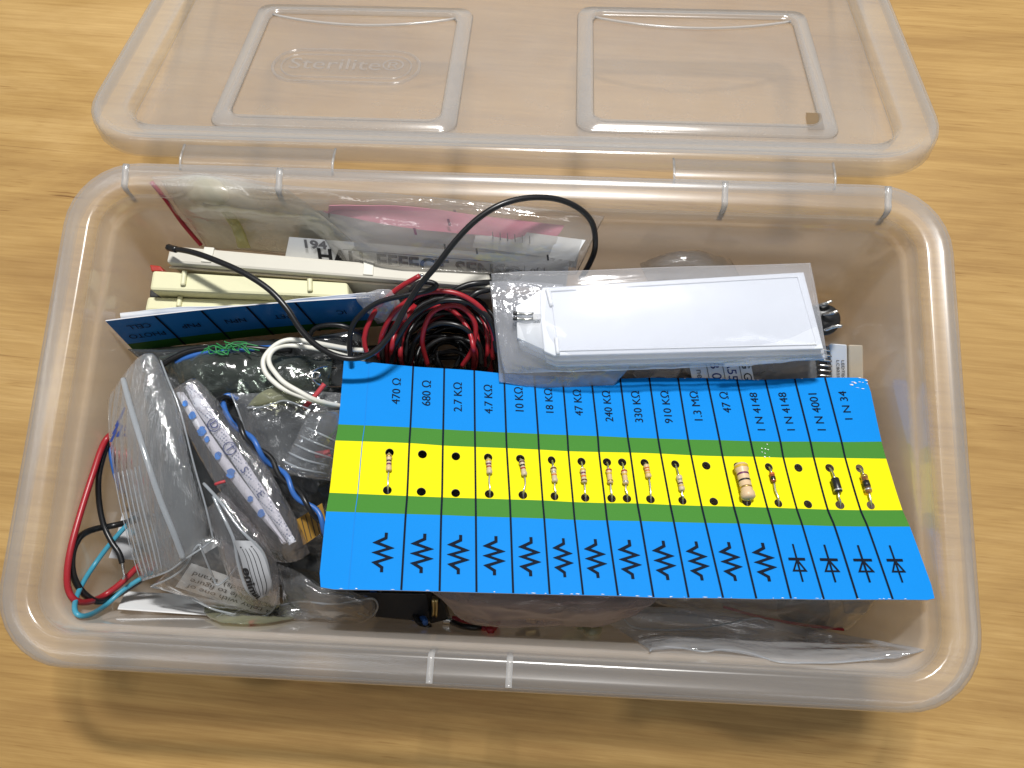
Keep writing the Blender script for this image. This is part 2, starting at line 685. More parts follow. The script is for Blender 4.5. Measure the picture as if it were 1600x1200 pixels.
MT['film_flap'] = clear('flap_bag_film', (0.95, 0.95, 0.96), 0.28, (0.80, 0.82, 0.86), rough=0.09, gloss=1.8, bump=0.4, bscale=200, bdist=0.0006, haze_var=0.04)
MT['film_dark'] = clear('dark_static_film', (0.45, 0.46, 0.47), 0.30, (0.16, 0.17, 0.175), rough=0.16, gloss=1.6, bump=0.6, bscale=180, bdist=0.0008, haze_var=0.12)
MT['film_green'] = clear('greenish_bag_film', (0.60, 0.65, 0.61), 0.16, (0.28, 0.32, 0.29), rough=0.14, gloss=1.4, bump=0.5, bscale=200, haze_var=0.1)
MT['film_pink'] = clear('pink_bag_film', (0.85, 0.78, 0.78), 0.24, (0.56, 0.49, 0.49), rough=0.2, gloss=1.0, bump=0.5, bscale=200, streak=(0, 0.15, 2.0, 1), haze_var=0.1)
MT['film_yellow'] = clear('yellowed_film', (0.96, 0.95, 0.90), 0.30, (0.84, 0.82, 0.70), rough=0.25, gloss=1.0, bump=0.6, bscale=180, haze_var=0.18)
MT['fold_yellow'] = clear('yellow_green_fold', (0.92, 0.90, 0.62), 0.30, (0.66, 0.64, 0.30), rough=0.2, gloss=1.4, bump=0.5, bscale=180, haze_var=0.15)
MT['film_white'] = clear('white_panel_bag_film', (0.97, 0.97, 0.98), 0.17, (0.9, 0.92, 0.96), rough=0.10, gloss=0.6, bump=0.06, bscale=180, bdist=0.0004, haze_var=0.02)
MT['guide'] = clear('frosted_light_guide', (0.96, 0.97, 0.98), 0.38, (0.86, 0.90, 0.94), rough=0.15, gloss=1.4)
MT['white'] = solid('white_plastic', (0.80, 0.82, 0.85), 0.35, 0.4)
MT['diffuser'] = solid('diffuser_white', (0.66, 0.69, 0.74), 0.35, 0.3, vary=0.02, vscale=30)
MT['paper'] = solid('white_paper', (0.84, 0.85, 0.86), 0.8, 0.2, bump=0.1)
MT['paper_grey'] = solid('grey_white_paper', (0.55, 0.56, 0.58), 0.8, 0.2)
MT['paper_pink'] = solid('pink_paper', (0.78, 0.30, 0.42), 0.7, 0.2, vary=0.12, vscale=40)
MT['label_grey'] = solid('label_grey', (0.34, 0.35, 0.37), 0.7, 0.2, vary=0.1, vscale=200)
MT['cream'] = solid('cream_plastic', (0.70, 0.68, 0.45), 0.45, 0.4, vary=0.05)
MT['offwhite'] = solid('offwhite_plastic', (0.60, 0.575, 0.50), 0.5, 0.4, vary=0.05)
MT['offwhite2'] = solid('offwhite_latch', (0.70, 0.68, 0.60), 0.4, 0.4)
MT['blue'] = solid('card_blue', (0.002, 0.225, 0.68), 0.55, 0.10, bump=0.08, bscale=900, vary=0.03)
MT['green'] = solid('card_green', (0.055, 0.215, 0.030), 0.55, 0.10, bump=0.08, bscale=900, vary=0.03)
MT['yellow'] = solid('card_yellow', (0.80, 0.73, 0.004), 0.55, 0.10, bump=0.08, bscale=900, vary=0.02)
MT['cardedge'] = solid('card_edge', (0.6, 0.6, 0.62), 0.8, 0.2)
MT['ink'] = solid('black_ink', (0.004, 0.008, 0.020), 0.6, 0.08)
MT['ink_dark'] = solid('dark_ink', (0.02, 0.02, 0.022), 0.6, 0.2)
MT['ink_grey'] = solid('grey_ink', (0.16, 0.16, 0.17), 0.7, 0.2)
MT['ink_blue'] = solid('blue_ink', (0.06, 0.22, 0.62), 0.6, 0.2)
MT['ink_navy'] = solid('navy_ink', (0.03, 0.05, 0.2), 0.6, 0.2)
MT['crease'] = solid('card_crease', (0.002, 0.20, 0.62), 0.6, 0.2)
MT['blue_shaded'] = solid('shaded_card_blue', (0.004, 0.17, 0.52), 0.4, 0.4)  # darker than the front card: shade of the steep card put into the colour
MT['green_shaded'] = solid('shaded_card_green', (0.02, 0.11, 0.015), 0.5, 0.3)  # green darkened likewise, shade included in the colour
MT['black_wire'] = solid('black_insulation', (0.010, 0.010, 0.011), 0.32, 0.5)
MT['red_wire'] = solid('red_insulation', (0.33, 0.016, 0.024), 0.34, 0.5)
MT['white_wire'] = solid('white_insulation', (0.72, 0.71, 0.64), 0.4, 0.4)
MT['blue_wire'] = solid('blue_insulation', (0.03, 0.12, 0.40), 0.36, 0.5)
MT['navy_wire'] = solid('navy_insulation', (0.012, 0.03, 0.13), 0.3, 0.5)
MT['cyan_wire'] = solid('cyan_insulation', (0.05, 0.28, 0.40), 0.36, 0.5)
MT['green_wire'] = solid('green_fibre', (0.03, 0.25, 0.07), 0.4, 0.4)
MT['metal'] = solid('tinned_metal', (0.72, 0.71, 0.68), 0.25, 0.5, metal=1.0)
MT['brass'] = solid('brass', (0.75, 0.60, 0.30), 0.3, 0.5, metal=1.0)
MT['black'] = solid('black_plastic', (0.012, 0.012, 0.013), 0.35, 0.5)
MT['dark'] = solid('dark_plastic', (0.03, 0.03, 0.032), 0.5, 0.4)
MT['res'] = solid('resistor_tan', (0.62, 0.45, 0.24), 0.4, 0.4, vary=0.08, vscale=300)
MT['res_grey'] = solid('resistor_beige', (0.56, 0.46, 0.31), 0.4, 0.4, vary=0.08, vscale=300)
MT['res_big'] = solid('resistor_sand', (0.68, 0.49, 0.29), 0.4, 0.4, vary=0.04, vscale=200)
MT['b_red'] = solid('band_red', (0.36, 0.03, 0.02), 0.4)
MT['b_brown'] = solid('band_brown', (0.10, 0.035, 0.02), 0.4)
MT['b_black'] = solid('band_black', (0.012, 0.012, 0.012), 0.4)
MT['b_violet'] = solid('band_violet', (0.14, 0.02, 0.09), 0.4)
MT['b_orange'] = solid('band_orange', (0.62, 0.15, 0.02), 0.4)
MT['b_yellow'] = solid('band_yellow', (0.62, 0.40, 0.03), 0.4)
MT['b_gold'] = solid('band_gold', (0.55, 0.36, 0.10), 0.3, metal=0.7)
MT['b_silver'] = solid('band_silver', (0.6, 0.6, 0.6), 0.3, metal=0.7)
MT['glass_diode'] = clear('amber_glass', (0.92, 0.66, 0.30), 0.18, (0.42, 0.32, 0.20), rough=0.05, gloss=1.6)
MT['glass_red'] = solid('red_glass', (0.24, 0.06, 0.03), 0.12, 0.6)
MT['seal_red'] = solid('red_seal', (0.38, 0.015, 0.03), 0.4, 0.4)
MT['seal_faded'] = solid('faded_red_seal', (0.42, 0.05, 0.06), 0.5, 0.3)
MT['zip'] = clear('zip_track', (0.92, 0.93, 0.95), 0.45, (0.72, 0.77, 0.82), rough=0.1, gloss=1.6)
MT['weave'] = weave_mat()
MT['fabric'] = solid('white_ribbon', (0.82, 0.86, 0.92), 0.6, 0.3)
MT['amber'] = solid('amber_flex_film', (0.36, 0.20, 0.035), 0.35, 0.5, vary=0.1)
MT['nylon'] = solid('pale_nylon', (0.58, 0.58, 0.40), 0.4, 0.4)
MT['beige'] = solid('beige_resin', (0.62, 0.54, 0.42), 0.5, 0.3, vary=0.12, vscale=150)
MT['tape'] = clear('brown_tape', (0.78, 0.66, 0.50), 0.45, (0.42, 0.32, 0.20), rough=0.4, gloss=0.6, haze_var=0.2)
MT['yellow_zip'] = clear('yellow_tinted_film', (0.86, 0.86, 0.70), 0.35, (0.52, 0.53, 0.38), rough=0.15, gloss=1.2)

# ------------------------------------------------------------------ the table
tv = [(-1.6, -1.2, 0), (1.6, -1.2, 0), (1.6, 1.6, 0), (-1.6, 1.6, 0)]
tv += [(x, y, -0.018) for x, y, z in tv]
t = mesh_obj('table_top', tv, [(0, 1, 2, 3), (7, 6, 5, 4)] + [(i, i + 4, (i + 1) % 4 + 4, (i + 1) % 4) for i in range(4)], MT['wood'], smooth=False)
tag(t, 'honey coloured plywood work surface under the plastic box', 'table', kind='structure')

# ------------------------------------------------------------------ the box
box = empty('storage_box')
tag(box, 'milky clear plastic box full of parts, open, with its hinged lid folded back', 'storage box')


def ring(ins, z, r0=0.027, seg=8):
    return [Vector((x, y, z)) for x, y in rrect(W2 - ins, D2 - ins, max(0.008, r0 - ins), seg)]


prof = [(0.0000, -0.0105), (0.0000, -0.0035), (0.0004, -0.0016), (0.0014, -0.0003), (0.0028, 0.0), (0.0046, -0.0003), (0.0078, -0.0011),
        (0.0094, -0.0010), (0.0104, -0.0014), (0.0112, -0.0030), (0.0116, -0.0060)]
rim_o = mesh_obj('rim', *loft([ring(i, HB + z) for i, z in prof]), MT['rim'], box)
solidify(rim_o, 0.0010, 0, False).modifiers['thickness'].use_rim = False
wall = [(0.0116, -0.0060), (0.0121, -0.0118), (0.0127, -0.0128), (0.0134, -0.0138), (0.0137, -0.016), (0.0150, -0.045), (0.0160, -0.066), (0.0170, -0.074), (0.0195, -0.0800),
        (0.0245, -0.0832), (0.031, -0.0840)]
body = mesh_obj('box_body', *loft([ring(i, HB + z) for i, z in wall], cap_last=True), MT['box'], box)
solidify(body, 0.0010, 0, False).modifiers['thickness'].use_rim = False


def rib(px, py, horizontal=False):
    a = P(px, py, HB)
    ins = 0.0 if abs(a.y) > 0 else 0
    s = 1 if a.y > 0 else -1
    pts = [Vector((a.x, s * (D2 - i), HB + z + 0.0009)) for i, z in prof[3:]] + [Vector((a.x, s * (D2 - 0.0121), HB - 0.0105))]
    v, f = [], []
    w = 0.0011
    for q in pts:
        v += [q + Vector((-w, 0, 0)), q + Vector((w, 0, 0)), q + Vector((w, 0, -0.0012)), q + Vector((-w, 0, -0.0012))]
    for k in range(len(pts) - 1):
        for e in range(4):
            f.append((4 * k + e, 4 * k + (e + 1) % 4, 4 * k + 4 + (e + 1) % 4, 4 * k + 4 + e))
    f += [(0, 1, 2, 3), tuple(4 * (len(pts) - 1) + q for q in (3, 2, 1, 0))]
    mesh_obj('rim_rib', v, f, MT['ridge'], box)


for px, py in ((197, 262), (437, 270), (1133, 300), (1388, 305), (671, 1062), (795, 1065)):
    rib(px, py)

# lid, folded back and down on its hinge
LA = math.radians(23.8)
LO = Vector((0.0, D2 + 0.0085, HB + 0.0010))
LX, LY, LN = Vector((1, 0, 0)), Vector((0, math.cos(LA), -math.sin(LA))), Vector((0, math.sin(LA), math.cos(LA)))
LHX, LHY = 0.1738, 0.0965


def lidp(x, y, n):
    return LO + LX * x + LY * y + LN * n


def lring(ins, n, r0=0.030, seg=8, cx=0, cy=LHY, hx=LHX, hy=LHY):
    return [lidp(cx + x, cy + y, n) for x, y in rrect(hx - ins, hy - ins, max(0.006, r0 - ins), seg)]


lprof = [(0.0, -0.0075), (0.0, -0.0022), (0.0004, -0.0008), (0.0014, 0.0), (0.0030, 0.0), (0.0042, -0.0008), (0.0054, -0.0020), (0.0105, -0.0030), (0.0125, -0.0034), (0.0134, -0.0028), (0.0142, -0.0034), (0.0150, -0.0080), (0.0165, -0.0092)]
lid = mesh_obj('lid', *loft([lring(i, n) for i, n in lprof[-2:]], cap_last=True), MT['lid'], box)
solidify(lid, 0.0010, 0, False)
o = mesh_obj('lid_rim', *loft([lring(i, n) for i, n in lprof[:-1]]), MT['lid_rim'], lid)
solidify(o, 0.0010, 0, False).modifiers['thickness'].use_rim = False


def lid_panel(cx, cy, hx, hy):
    pr = [(0, -0.0091), (0.0010, -0.0076), (0.0048, -0.0070), (0.0056, -0.0064), (0.0064, -0.0070), (0.0072, -0.0086)]
    o = mesh_obj('embossed_panel', *loft([lring(i, n, 0.007, 5, cx, cy, hx, hy) for i, n in pr]), MT['lid_rim'], lid)
    solidify(o, 0.0007, 0, False)
    arc = [lidp(cx + s * (hx - 0.008), cy + hy - 0.0085 - 0.0075 * (1 - s * s), -0.0083) for s in np.linspace(-1, 1, 24)]
    v, f = tube_geo(arc, 0.0006, 6)
    mesh_obj('finger_groove', v, f, MT['ridge'], lid)


def lid_at(px, py):
    """where a photo position falls on the lid panel"""
    d = Vector(R.T @ np.array([(px - 800) / F, (py - 600) / F, 1.0]))
    o = Vector(C)
    s = ((LO + LN * -0.009) - o).dot(LN) / d.dot(LN)
    q = o + d * s - LO
    return q.dot(LX), q.dot(LY)


for (l, r, t_, b_) in ((322, 722, 12, 205), (900, 1312, 18, 213)):
    yb = lid_at((l + r) / 2, b_)[1]
    yt = lid_at((l + r) / 2, t_)[1]
    xl = lid_at(l, b_)[0]
    xr = lid_at(r if l > 600 else 712, b_)[0]
    lid_panel((xl + xr) / 2, (yb + yt) / 2, (xr - xl) / 2, (yt - yb) / 2)
# emblem: two stadium ridges and raised lettering
ex, ey = lid_at(541, 104)
hw = (lid_at(655, 104)[0] - lid_at(425, 104)[0]) / 2
hh = (lid_at(541, 80)[1] - lid_at(541, 130)[1]) / 2
em = None
for ins, rr in ((0, 0.0007), (0.0038, 0.0004)):
    loop = [lidp(ex + x, ey + y, -0.0088) for x, y in rrect(hw - ins, hh - ins, hh - ins - 0.0001, 9)]
    loop.append(loop[0])
    v, f = tube_geo(loop, rr, 6, cap=False)
    o = mesh_obj('emblem', v, f, MT['lid'], lid)
v, f = text_geo('Sterilite\u00ae', 0.0118, 'CENTER', 1.15, 0.0)
o = mesh_obj('emblem_lettering', [lidp(ex + x, ey + y + 0.0004, -0.0084) for x, y in v], f, MT['lid'], lid, smooth=False)
solidify(o, 0.0003)


def strap(x0, x1, tag_py):
    y0, y1 = D2 - 0.0006, D2 + 0.0110
    pts = [(y0, HB - 0.0062), (y0 + 0.002, HB - 0.0050), (D2 + 0.004, HB - 0.0046), (D2 + 0.007, HB - 0.0052), (y1, HB - 0.0066)]
    v, f = [], []
    for (y, z) in pts:
        v += [Vector((x0, y, z)), Vector((x1, y, z))]
    for k in range(len(pts) - 1):
        f.append((2 * k, 2 * k + 1, 2 * k + 3, 2 * k + 2))
    o = mesh_obj('hinge_strap', v, f, MT['rim'], box)
    solidify(o, 0.0009)
    for x in (x0, x1):
        w = [Vector((x, y, z + 0.0008)) for y, z in pts]
        a, b = tube_geo(w, 0.0005, 5)
        mesh_obj('hinge_edge', a, b, MT['ridge'], o)


strap(P(275, 245, HB).x, P(516, 250, HB).x, 0)
strap(P(1056, 270, HB).x, P(1311, 275, HB).x, 0)
# residue of tape on the lid
a = [lidp(*lid_at(px, py), -0.0078) for px, py in ((1258, 180), (1282, 181), (1287, 206), (1262, 206))]
o = mesh_obj('tape_scrap', a, [(0, 1, 2, 3)], MT['tape'], smooth=False)
solidify(o, 0.0002)
tag(o, 'small brown scrap of old tape stuck inside the lid', 'tape')

# ------------------------------------------------------------------ component card
UK = [0, 26] + [26 + 11.2 * k for k in range(1, 15)] + [199.0]
VK = [0, 21.9, 27.6, 46.5, 53.0, 80.6]


def z1(x, y):
    return (490 + x / 3.158, 560 + y / 3.158)


def z2(x, y):
    return (980 + x / 3.158, 560 + y / 3.158)


LINES = [
    [z1(150, 5), z1(122, 325), z1(108, 405), z1(78, 662), z1(62, 755), (497, 920.5)],
    [z1(492, 40), z1(478, 340), z1(473, 418), z1(462, 678), z1(455, 768), z1(433, 1145)],
    [z1(645, 50), z1(640, 350), z1(638, 430), z1(634, 685), z1(630, 773), z1(622, 1150)],
    [z1(793, 60), z1(796, 358), z1(797, 437), z1(800, 690), z1(801, 780), z1(804, 1155)],
    [z1(940, 75), z1(950, 365), z1(953, 443), z1(968, 695), z1(972, 785), z1(985, 1160)],
    [z1(1088, 85), z1(1108, 372), z1(1112, 450), z1(1130, 700), z1(1138, 790), z1(1165, 1165)],
    [z1(1228, 90), z1(1252, 378), z1(1257, 458), z1(1280, 708), z1(1288, 797), z1(1330, 1168)],
    [z1(1370, 95), z1(1402, 383), z1(1408, 462), z1(1438, 713), z1(1448, 800), z1(1502, 1172)],
    [z1(1512, 100), z1(1550, 390), z1(1562, 465), z2(50, 715), z2(66, 803), z2(130, 1180)],
    [z2(108, 95), z2(152, 395), z2(165, 470), z2(212, 722), z2(230, 808), z2(303, 1182)],
    [z2(250, 97), z2(300, 400), z2(315, 478), z2(366, 727), z2(386, 812), z2(473, 1183)],
    [z2(392, 97), z2(455, 403), z2(470, 483), z2(525, 730), z2(548, 815), z2(637, 1187)],
    [z2(540, 103), z2(608, 408), z2(625, 485), z2(690, 735), z2(715, 820), z2(808, 1187)],
    [z2(680, 105), z2(755, 410), z2(770, 490), z2(835, 740), z2(863, 823), z2(970, 1190)],
    [z2(825, 100), z2(903, 410), z2(920, 490), z2(988, 745), z2(1022, 828), z2(1137, 1190)],
    [z2(975, 95), z2(1057, 412), z2(1075, 492), z2(1150, 748), z2(1185, 830), z2(1310, 1190)],
    [z2(1187, 95), z2(1255, 410), z2(1278, 495), z2(1358, 748), z2(1395, 830), z2(1528, 1192)],
]


def spline1(xs, ys, x):
    """cubic Hermite through knots, finite-difference tangents"""
    n = len(xs)
    i = 0
    while i < n - 2 and x > xs[i + 1]:
        i += 1
    h = xs[i + 1] - xs[i]
    t = (x - xs[i]) / h

    def m(k):
        if k == 0:
            return (ys[1] - ys[0]) / (xs[1] - xs[0])
        if k == n - 1:
            return (ys[-1] - ys[-2]) / (xs[-1] - xs[-2])
        return (ys[k + 1] - ys[k - 1]) / (xs[k + 1] - xs[k - 1])
    return ((2 * t ** 3 - 3 * t ** 2 + 1) * ys[i] + (t ** 3 - 2 * t ** 2 + t) * h * m(i)
            + (-2 * t ** 3 + 3 * t ** 2) * ys[i + 1] + (t ** 3 - t ** 2) * h * m(i + 1))


_lc = {}


def card_line(k, v):
    key = (k, round(v, 4))
    if key not in _lc:
        _lc[key] = (spline1(VK, [p[0] for p in LINES[k]], v), spline1(VK, [p[1] for p in LINES[k]], v))
    return _lc[key]


def card(u, v, lift=0.0):
    xs = [card_line(k, v) for k in range(17)]
    px = spline1(UK, [a[0] for a in xs], u)
    py = spline1(UK, [a[1] for a in xs], u)
    s, t_ = u / 199.0, v / 80.6
    z = 0.0535 + 0.033 * t_ - 0.005 * s + 0.0016 * math.sin(PI * t_) * s
    return P(px, py, z) + CARD_N * lift


CARD_N = Vector((0, 0, 0))
_a = card(90, 40)
CARD_N = ((card(110, 40) - _a).cross(card(90, 30) - _a)).normalized()
if CARD_N.z < 0:
    CARD_N = -CARD_N

VU, VL, HR = 31.3, 44.8, 1.75


def ucol(k, f=0.42):
    """position in column k (0..15)"""
    if k == 0:
        return 26 + (f - 1) * 11.2
    if k == 15:
        return UK[15] + f * 11.2
    return UK[k] + f * 11.2


HOLES = []
for k in range(16):
    if k == 7:
        HOLES += [ucol(k, 0.22), ucol(k, 0.70)]
    elif k in (8, 9, 10, 11, 12, 13, 14):
        HOLES.append(ucol(k, 0.42))
    else:
        HOLES.append(ucol(k, 0.40))

comp_card = empty('component_card', P(900, 760, 0.06))
tag(comp_card, 'bright blue, green and yellow card of labelled resistors and diodes lying on top', 'component card')


def build_card():
    us = [0.0, 199.0, 5, 10, 15]
    for h in HOLES:
        us += [h - HR, h + HR]
    for k in range(1, 16):
        us.append(UK[k])
    us += [192.0, 195.5]
    us = sorted(set(round(x, 3) for x in us))
    cl = [us[0]]
    for x in us[1:]:
        if x - cl[-1] > 0.05:
            cl.append(x)
    us = cl
    vs = [0, 5, 10, 15, 21.9, 24.7, 27.6, VU - HR, VU + HR, 36, 40, VL - HR, VL + HR + 0.0, 49.5, 53, 58, 64, 70, 75, 80.6]
    vs = sorted(set(vs + [46.55]))
    if 46.5 in vs:
        vs.remove(46.5)
    bounds = [(0, 21.9, 0), (21.9, 27.6, 1), (27.6, 46.55, 2), (46.55, 53, 1), (53, 80.6, 0)]
    verts, faces, idx = [], [], []
    vid = {}

    def V(u, v):
        key = (round(u, 3), round(v, 3))
        if key not in vid:
            vid[key] = len(verts)
            # rounded corners of the die-cut card
            uu, vv, rr = u, v, 2.2
            if u < 0.01 and v > 80.5:
                uu, vv = 0.75, 79.9
            if u > 198.9 and v > 80.5:
                uu, vv = 198.4, 80.0
            if u > 198.9 and v < 0.01:
                uu, vv = 198.4, 0.5
            verts.append(card(uu, vv))
        return vid[key]
    hs = [round(h - HR, 3) for h in HOLES]
    for i in range(len(us) - 1):
        for j in range(len(vs) - 1):
            u0, u1, v0, v1 = us[i], us[i + 1], vs[j], vs[j + 1]
            vm = (v0 + v1) / 2
            mi = next(b[2] for b in bounds if b[0] <= vm <= b[1])
            hole = any(abs(u0 - h) < 0.06 for h in hs) and (abs(v0 - (VU - HR)) < 0.01 or abs(v0 - (VL - HR)) < 0.01)
            if not hole:
                faces.append((V(u0, v1), V(u1, v1), V(u1, v0), V(u0, v0)))
                idx.append(mi)
            else:
                cu, cv = (u0 + u1) / 2, (v0 + v1) / 2
                r = HR * 0.86
                n = 16
                cir = []
                sq = []
                for q in range(n):
                    a = 2 * PI * q / n
                    c, s = math.cos(a), math.sin(a)
                    verts.append(card(cu + r * c, cv + r * s))
                    cir.append(len(verts) - 1)
                    m_ = max(abs(c), abs(s))
                    x, y = c / m_, s / m_
                    if abs(abs(x) - 1) < 1e-6 and abs(abs(y) - 1) < 1e-6:
                        sq.append(V(u0 if x < 0 else u1, v0 if y < 0 else v1))
                    else:
                        verts.append(card(cu + x * (u1 - u0) / 2, cv + y * (v1 - v0) / 2))
                        sq.append(len(verts) - 1)
                for q in range(n):
                    q2 = (q + 1) % n
                    faces.append((cir[q2], sq[q2], sq[q], cir[q]))
                    idx.append(mi)
    o = mesh_obj('card_sheet', verts, faces, [MT['blue'], MT['green'], MT['yellow'], MT['cardedge']], comp_card, idx=idx)
    solidify(o, 0.0005, -1).modifiers['thickness'].material_offset_rim = 3
    return o


card_sheet = build_card()
# the fold to one side, lighter scuffs come from the sheet itself


def strip_on_card(name, u0, u1, mat, lift, v0=0.15, v1=80.45, n=40):
    v = []
    for t_ in np.linspace(v0, v1, n):
        v += [card(u0, t_, lift), card(u1, t_, lift)]
    f = [(2 * k, 2 * k + 1, 2 * k + 3, 2 * k + 2) for k in range(n - 1)]
    return mesh_obj(name, v, f, mat, comp_card)


strip_on_card('fold_line', 9.4, 9.65, MT['crease'], 0.0002)
for k in range(1, 16):
    strip_on_card('divider_line', UK[k] - 0.33, UK[k] + 0.33, MT['ink'], 0.0003)
VALUES = ['470 \u03a9', '680 \u03a9', '2.7 K\u03a9', '4.7 K\u03a9', '10 K\u03a9', '18 K\u03a9', '47 K\u03a9', '240 K\u03a9', '330 K\u03a9', '910 K\u03a9',
          '1.3 M\u03a9', '47 \u03a9', '1 N 4148', '1 N 4148', '1 N 4001', '1 N 34']
for k, s in enumerate(VALUES):
    uc = ucol(k, 0.47)
    end = 4.6
    if k == 0:
        uc = ucol(0, 0.50)
    text_on('printed_value', s, lambda x, y, uc=uc: card(uc - y, end - x, 0.0003), MT['ink'], comp_card, 4.3, 'RIGHT', 0.86, 0.0)


def stroke_card(pts, w):
    """a printed line of width w through card positions (mm)"""
    v, f = [], []
    n = len(pts)
    for i in range(n):
        a = Vector(pts[max(i - 1, 0)])
        b = Vector(pts[min(i + 1, n - 1)])
        p = Vector(pts[i])
        if 0 < i < n - 1:
            d1 = (p - a).normalized()
            d2 = (b - p).normalized()
            t_ = (d1 + d2)
            t_ = t_.normalized() if t_.length > 1e-6 else d1
            nrm = Vector((-t_.y, t_.x))
            k = min(2.5, 1 / max(0.25, nrm.dot(Vector((-d1.y, d1.x)))))
        else:
            t_ = (b - a).normalized()
            nrm = Vector((-t_.y, t_.x))
            k = 1
        v += [p + nrm * w / 2 * k, p - nrm * w / 2 * k]
    for i in range(n - 1):
        f.append((2 * i, 2 * i + 1, 2 * i + 3, 2 * i + 2))
    return v, f


def merge2(parts):
    v, f = [], []
    for a, b in parts:
        o = len(v)
        v += a
        f += [tuple(o + q for q in x) for x in b]
    return v, f


for k in range(16):
    uc = ucol(k, 0.50) + (0.0 if k else -0.9)
    vc = 67.2
    if k < 12:
        pts = [(0.7, -7.2), (0.7, -5.3), (-2.4, -3.6), (2.4, -1.75), (-2.4, 0.0), (2.4, 1.75), (-2.4, 3.6), (0, 5.3), (0, 7.0)]
        parts = [stroke_card([Vector((a, b)) for a, b in pts], 1.0)]
    else:
        parts = [stroke_card([Vector((0, -7)), Vector((0, 7))], 0.62), stroke_card([Vector((-3.0, -1.4)), Vector((3.0, -1.4))], 0.95),
                 stroke_card([Vector((0, -1.2)), Vector((-2.2, 2.9)), Vector((2.2, 2.9)), Vector((0, -1.2))], 0.6)]
    v, f = merge2(parts)
    mesh_obj('printed_symbol', [card(uc + p.x, vc + p.y, 0.0003 if k < 12 else 0.00032 + 0.00004 * (i % 3)) for i, p in enumerate(v)], f, MT['ink'], comp_card, smooth=False)


# components held by the card
def lathe_geo(a, b, prof, sides=14):
    """profile of (t along a->b, radius)"""
    return tube_geo([a.lerp(b, t_) for t_, r in prof], [r for t_, r in prof], sides)


def component(name, k, label, cat, group, t0, t1, f=0.42, kind='res', mat='res', bands=(), r=0.00115, bend=0.0, rot=0.0):
    u = ucol(k, f)
    top, bot = (u, VU), (u, VL)
    base = card(u, (VU + VL) / 2, 0.0006)
    th = empty(name, base)
    tag(th, label, cat, group)

    def at(t_, side=0.0, lift=0.0):
        return card(u + side, VU + (VL - VU) * t_, lift)
    h = r + 0.0004
    a = at(t0, bend * 0.3, h)
    b = at(t1, bend, h)
    s = 1.0
    if kind == 'res':
        pr = [(0, 0.35 * r), (0.02, 0.8 * r), (0.08, 1.0 * r), (0.2, 1.0 * r), (0.28, 0.84 * r), (0.5, 0.82 * r), (0.72, 0.84 * r), (0.8, 1.0 * r), (0.92, 1.0 * r), (0.98, 0.8 * r), (1, 0.35 * r)]
    elif kind == 'big':
        pr = [(0, 0.3 * r), (0.02, 0.8 * r), (0.06, 1.0 * r), (0.16, 1.0 * r), (0.22, 0.86 * r), (0.5, 0.85 * r), (0.78, 0.86 * r), (0.84, 1.0 * r), (0.94, 1.0 * r), (0.98, 0.8 * r), (1, 0.3 * r)]
    else:
        pr = [(0, 0.4 * r), (0.02, 0.88 * r), (0.06, r), (0.5, r), (0.94, r), (0.98, 0.88 * r), (1, 0.4 * r)]
    v, fc = lathe_geo(a, b, pr)
    bodyo = mesh_obj('component_body', v, fc, MT[mat], th)

    def rad(t_):
        for (x0, r0), (x1, r1) in zip(pr, pr[1:]):
            if x0 <= t_ <= x1:
                return r0 + (r1 - r0) * (t_ - x0) / (x1 - x0)
        return r
    for tb, wb, mb in bands:
        q = [(tb - wb / 2, rad(tb - wb / 2)), (tb - wb / 2 + 0.001, rad(tb) + 0.00006), (tb + wb / 2 - 0.001, rad(tb) + 0.00006), (tb + wb / 2, rad(tb + wb / 2))]
        v, fc = lathe_geo(a, b, q)
        mesh_obj('colour_band', v, fc, MT[mb], bodyo)
    lr = 0.00034 if kind != 'diode' else 0.0004
    p0 = catmull([at(-0.05, -0.1, -0.0015), at(0.02, 0, 0.0002), at(max(0.05, t0 * 0.6), bend * 0.1, h * 0.9), a], 12)
    v, fc = tube_geo(p0, lr, 6)
    mesh_obj('lead', v, fc, MT['metal'], th)
    w = random.uniform(-0.35, 0.35)
    p1 = catmull([b, at(t1 + (1 - t1) * 0.4, bend + w, h * 0.9), at(t1 + (1 - t1) * 0.75, bend * 0.6 - w * 0.5, 0.0011), at(0.97, 0.2, 0.0002), at(1.07, 0.25, -0.0015)], 16)
    v, fc = tube_geo(p1, lr, 6)
    mesh_obj('lead', v, fc, MT['metal'], th)
    return th


RG = 'resistors threaded through the blue card'
DG = 'diodes threaded through the blue card'
component('resistor', 0, 'tan banded resistor under the printed value 470 \u03a9 at the card\'s left end', 'resistor', RG, 0.10, 0.54, 0.40, bands=((0.14, 0.12, 'b_gold'), (0.42, 0.09, 'b_black'), (0.62, 0.09, 'b_violet')), bend=0.3)
component('resistor', 3, 'tan resistor with a thin bent lower lead under the value 4.7 K\u03a9', 'resistor', RG, 0.10, 0.50, 0.40, mat='res_grey', bands=((0.14, 0.1, 'b_yellow'), (0.36, 0.1, 'b_violet'), (0.55, 0.1, 'b_red')), bend=0.35)
component('resistor', 4, 'tilted tan resistor pushed close to its upper hole under 10 K\u03a9', 'resistor', RG, 0.10, 0.52, 0.40, mat='res_grey', bands=((0.14, 0.1, 'b_brown'), (0.36, 0.1, 'b_black'), (0.55, 0.1, 'b_red')), bend=1.0)
component('resistor', 5, 'pale beige resistor midway between its holes under 18 K\u03a9', 'resistor', RG, 0.24, 0.66, 0.42, mat='res_grey', bands=((0.14, 0.1, 'b_brown'), (0.36, 0.08, 'b_silver'), (0.55, 0.08, 'b_orange')), bend=0.3)
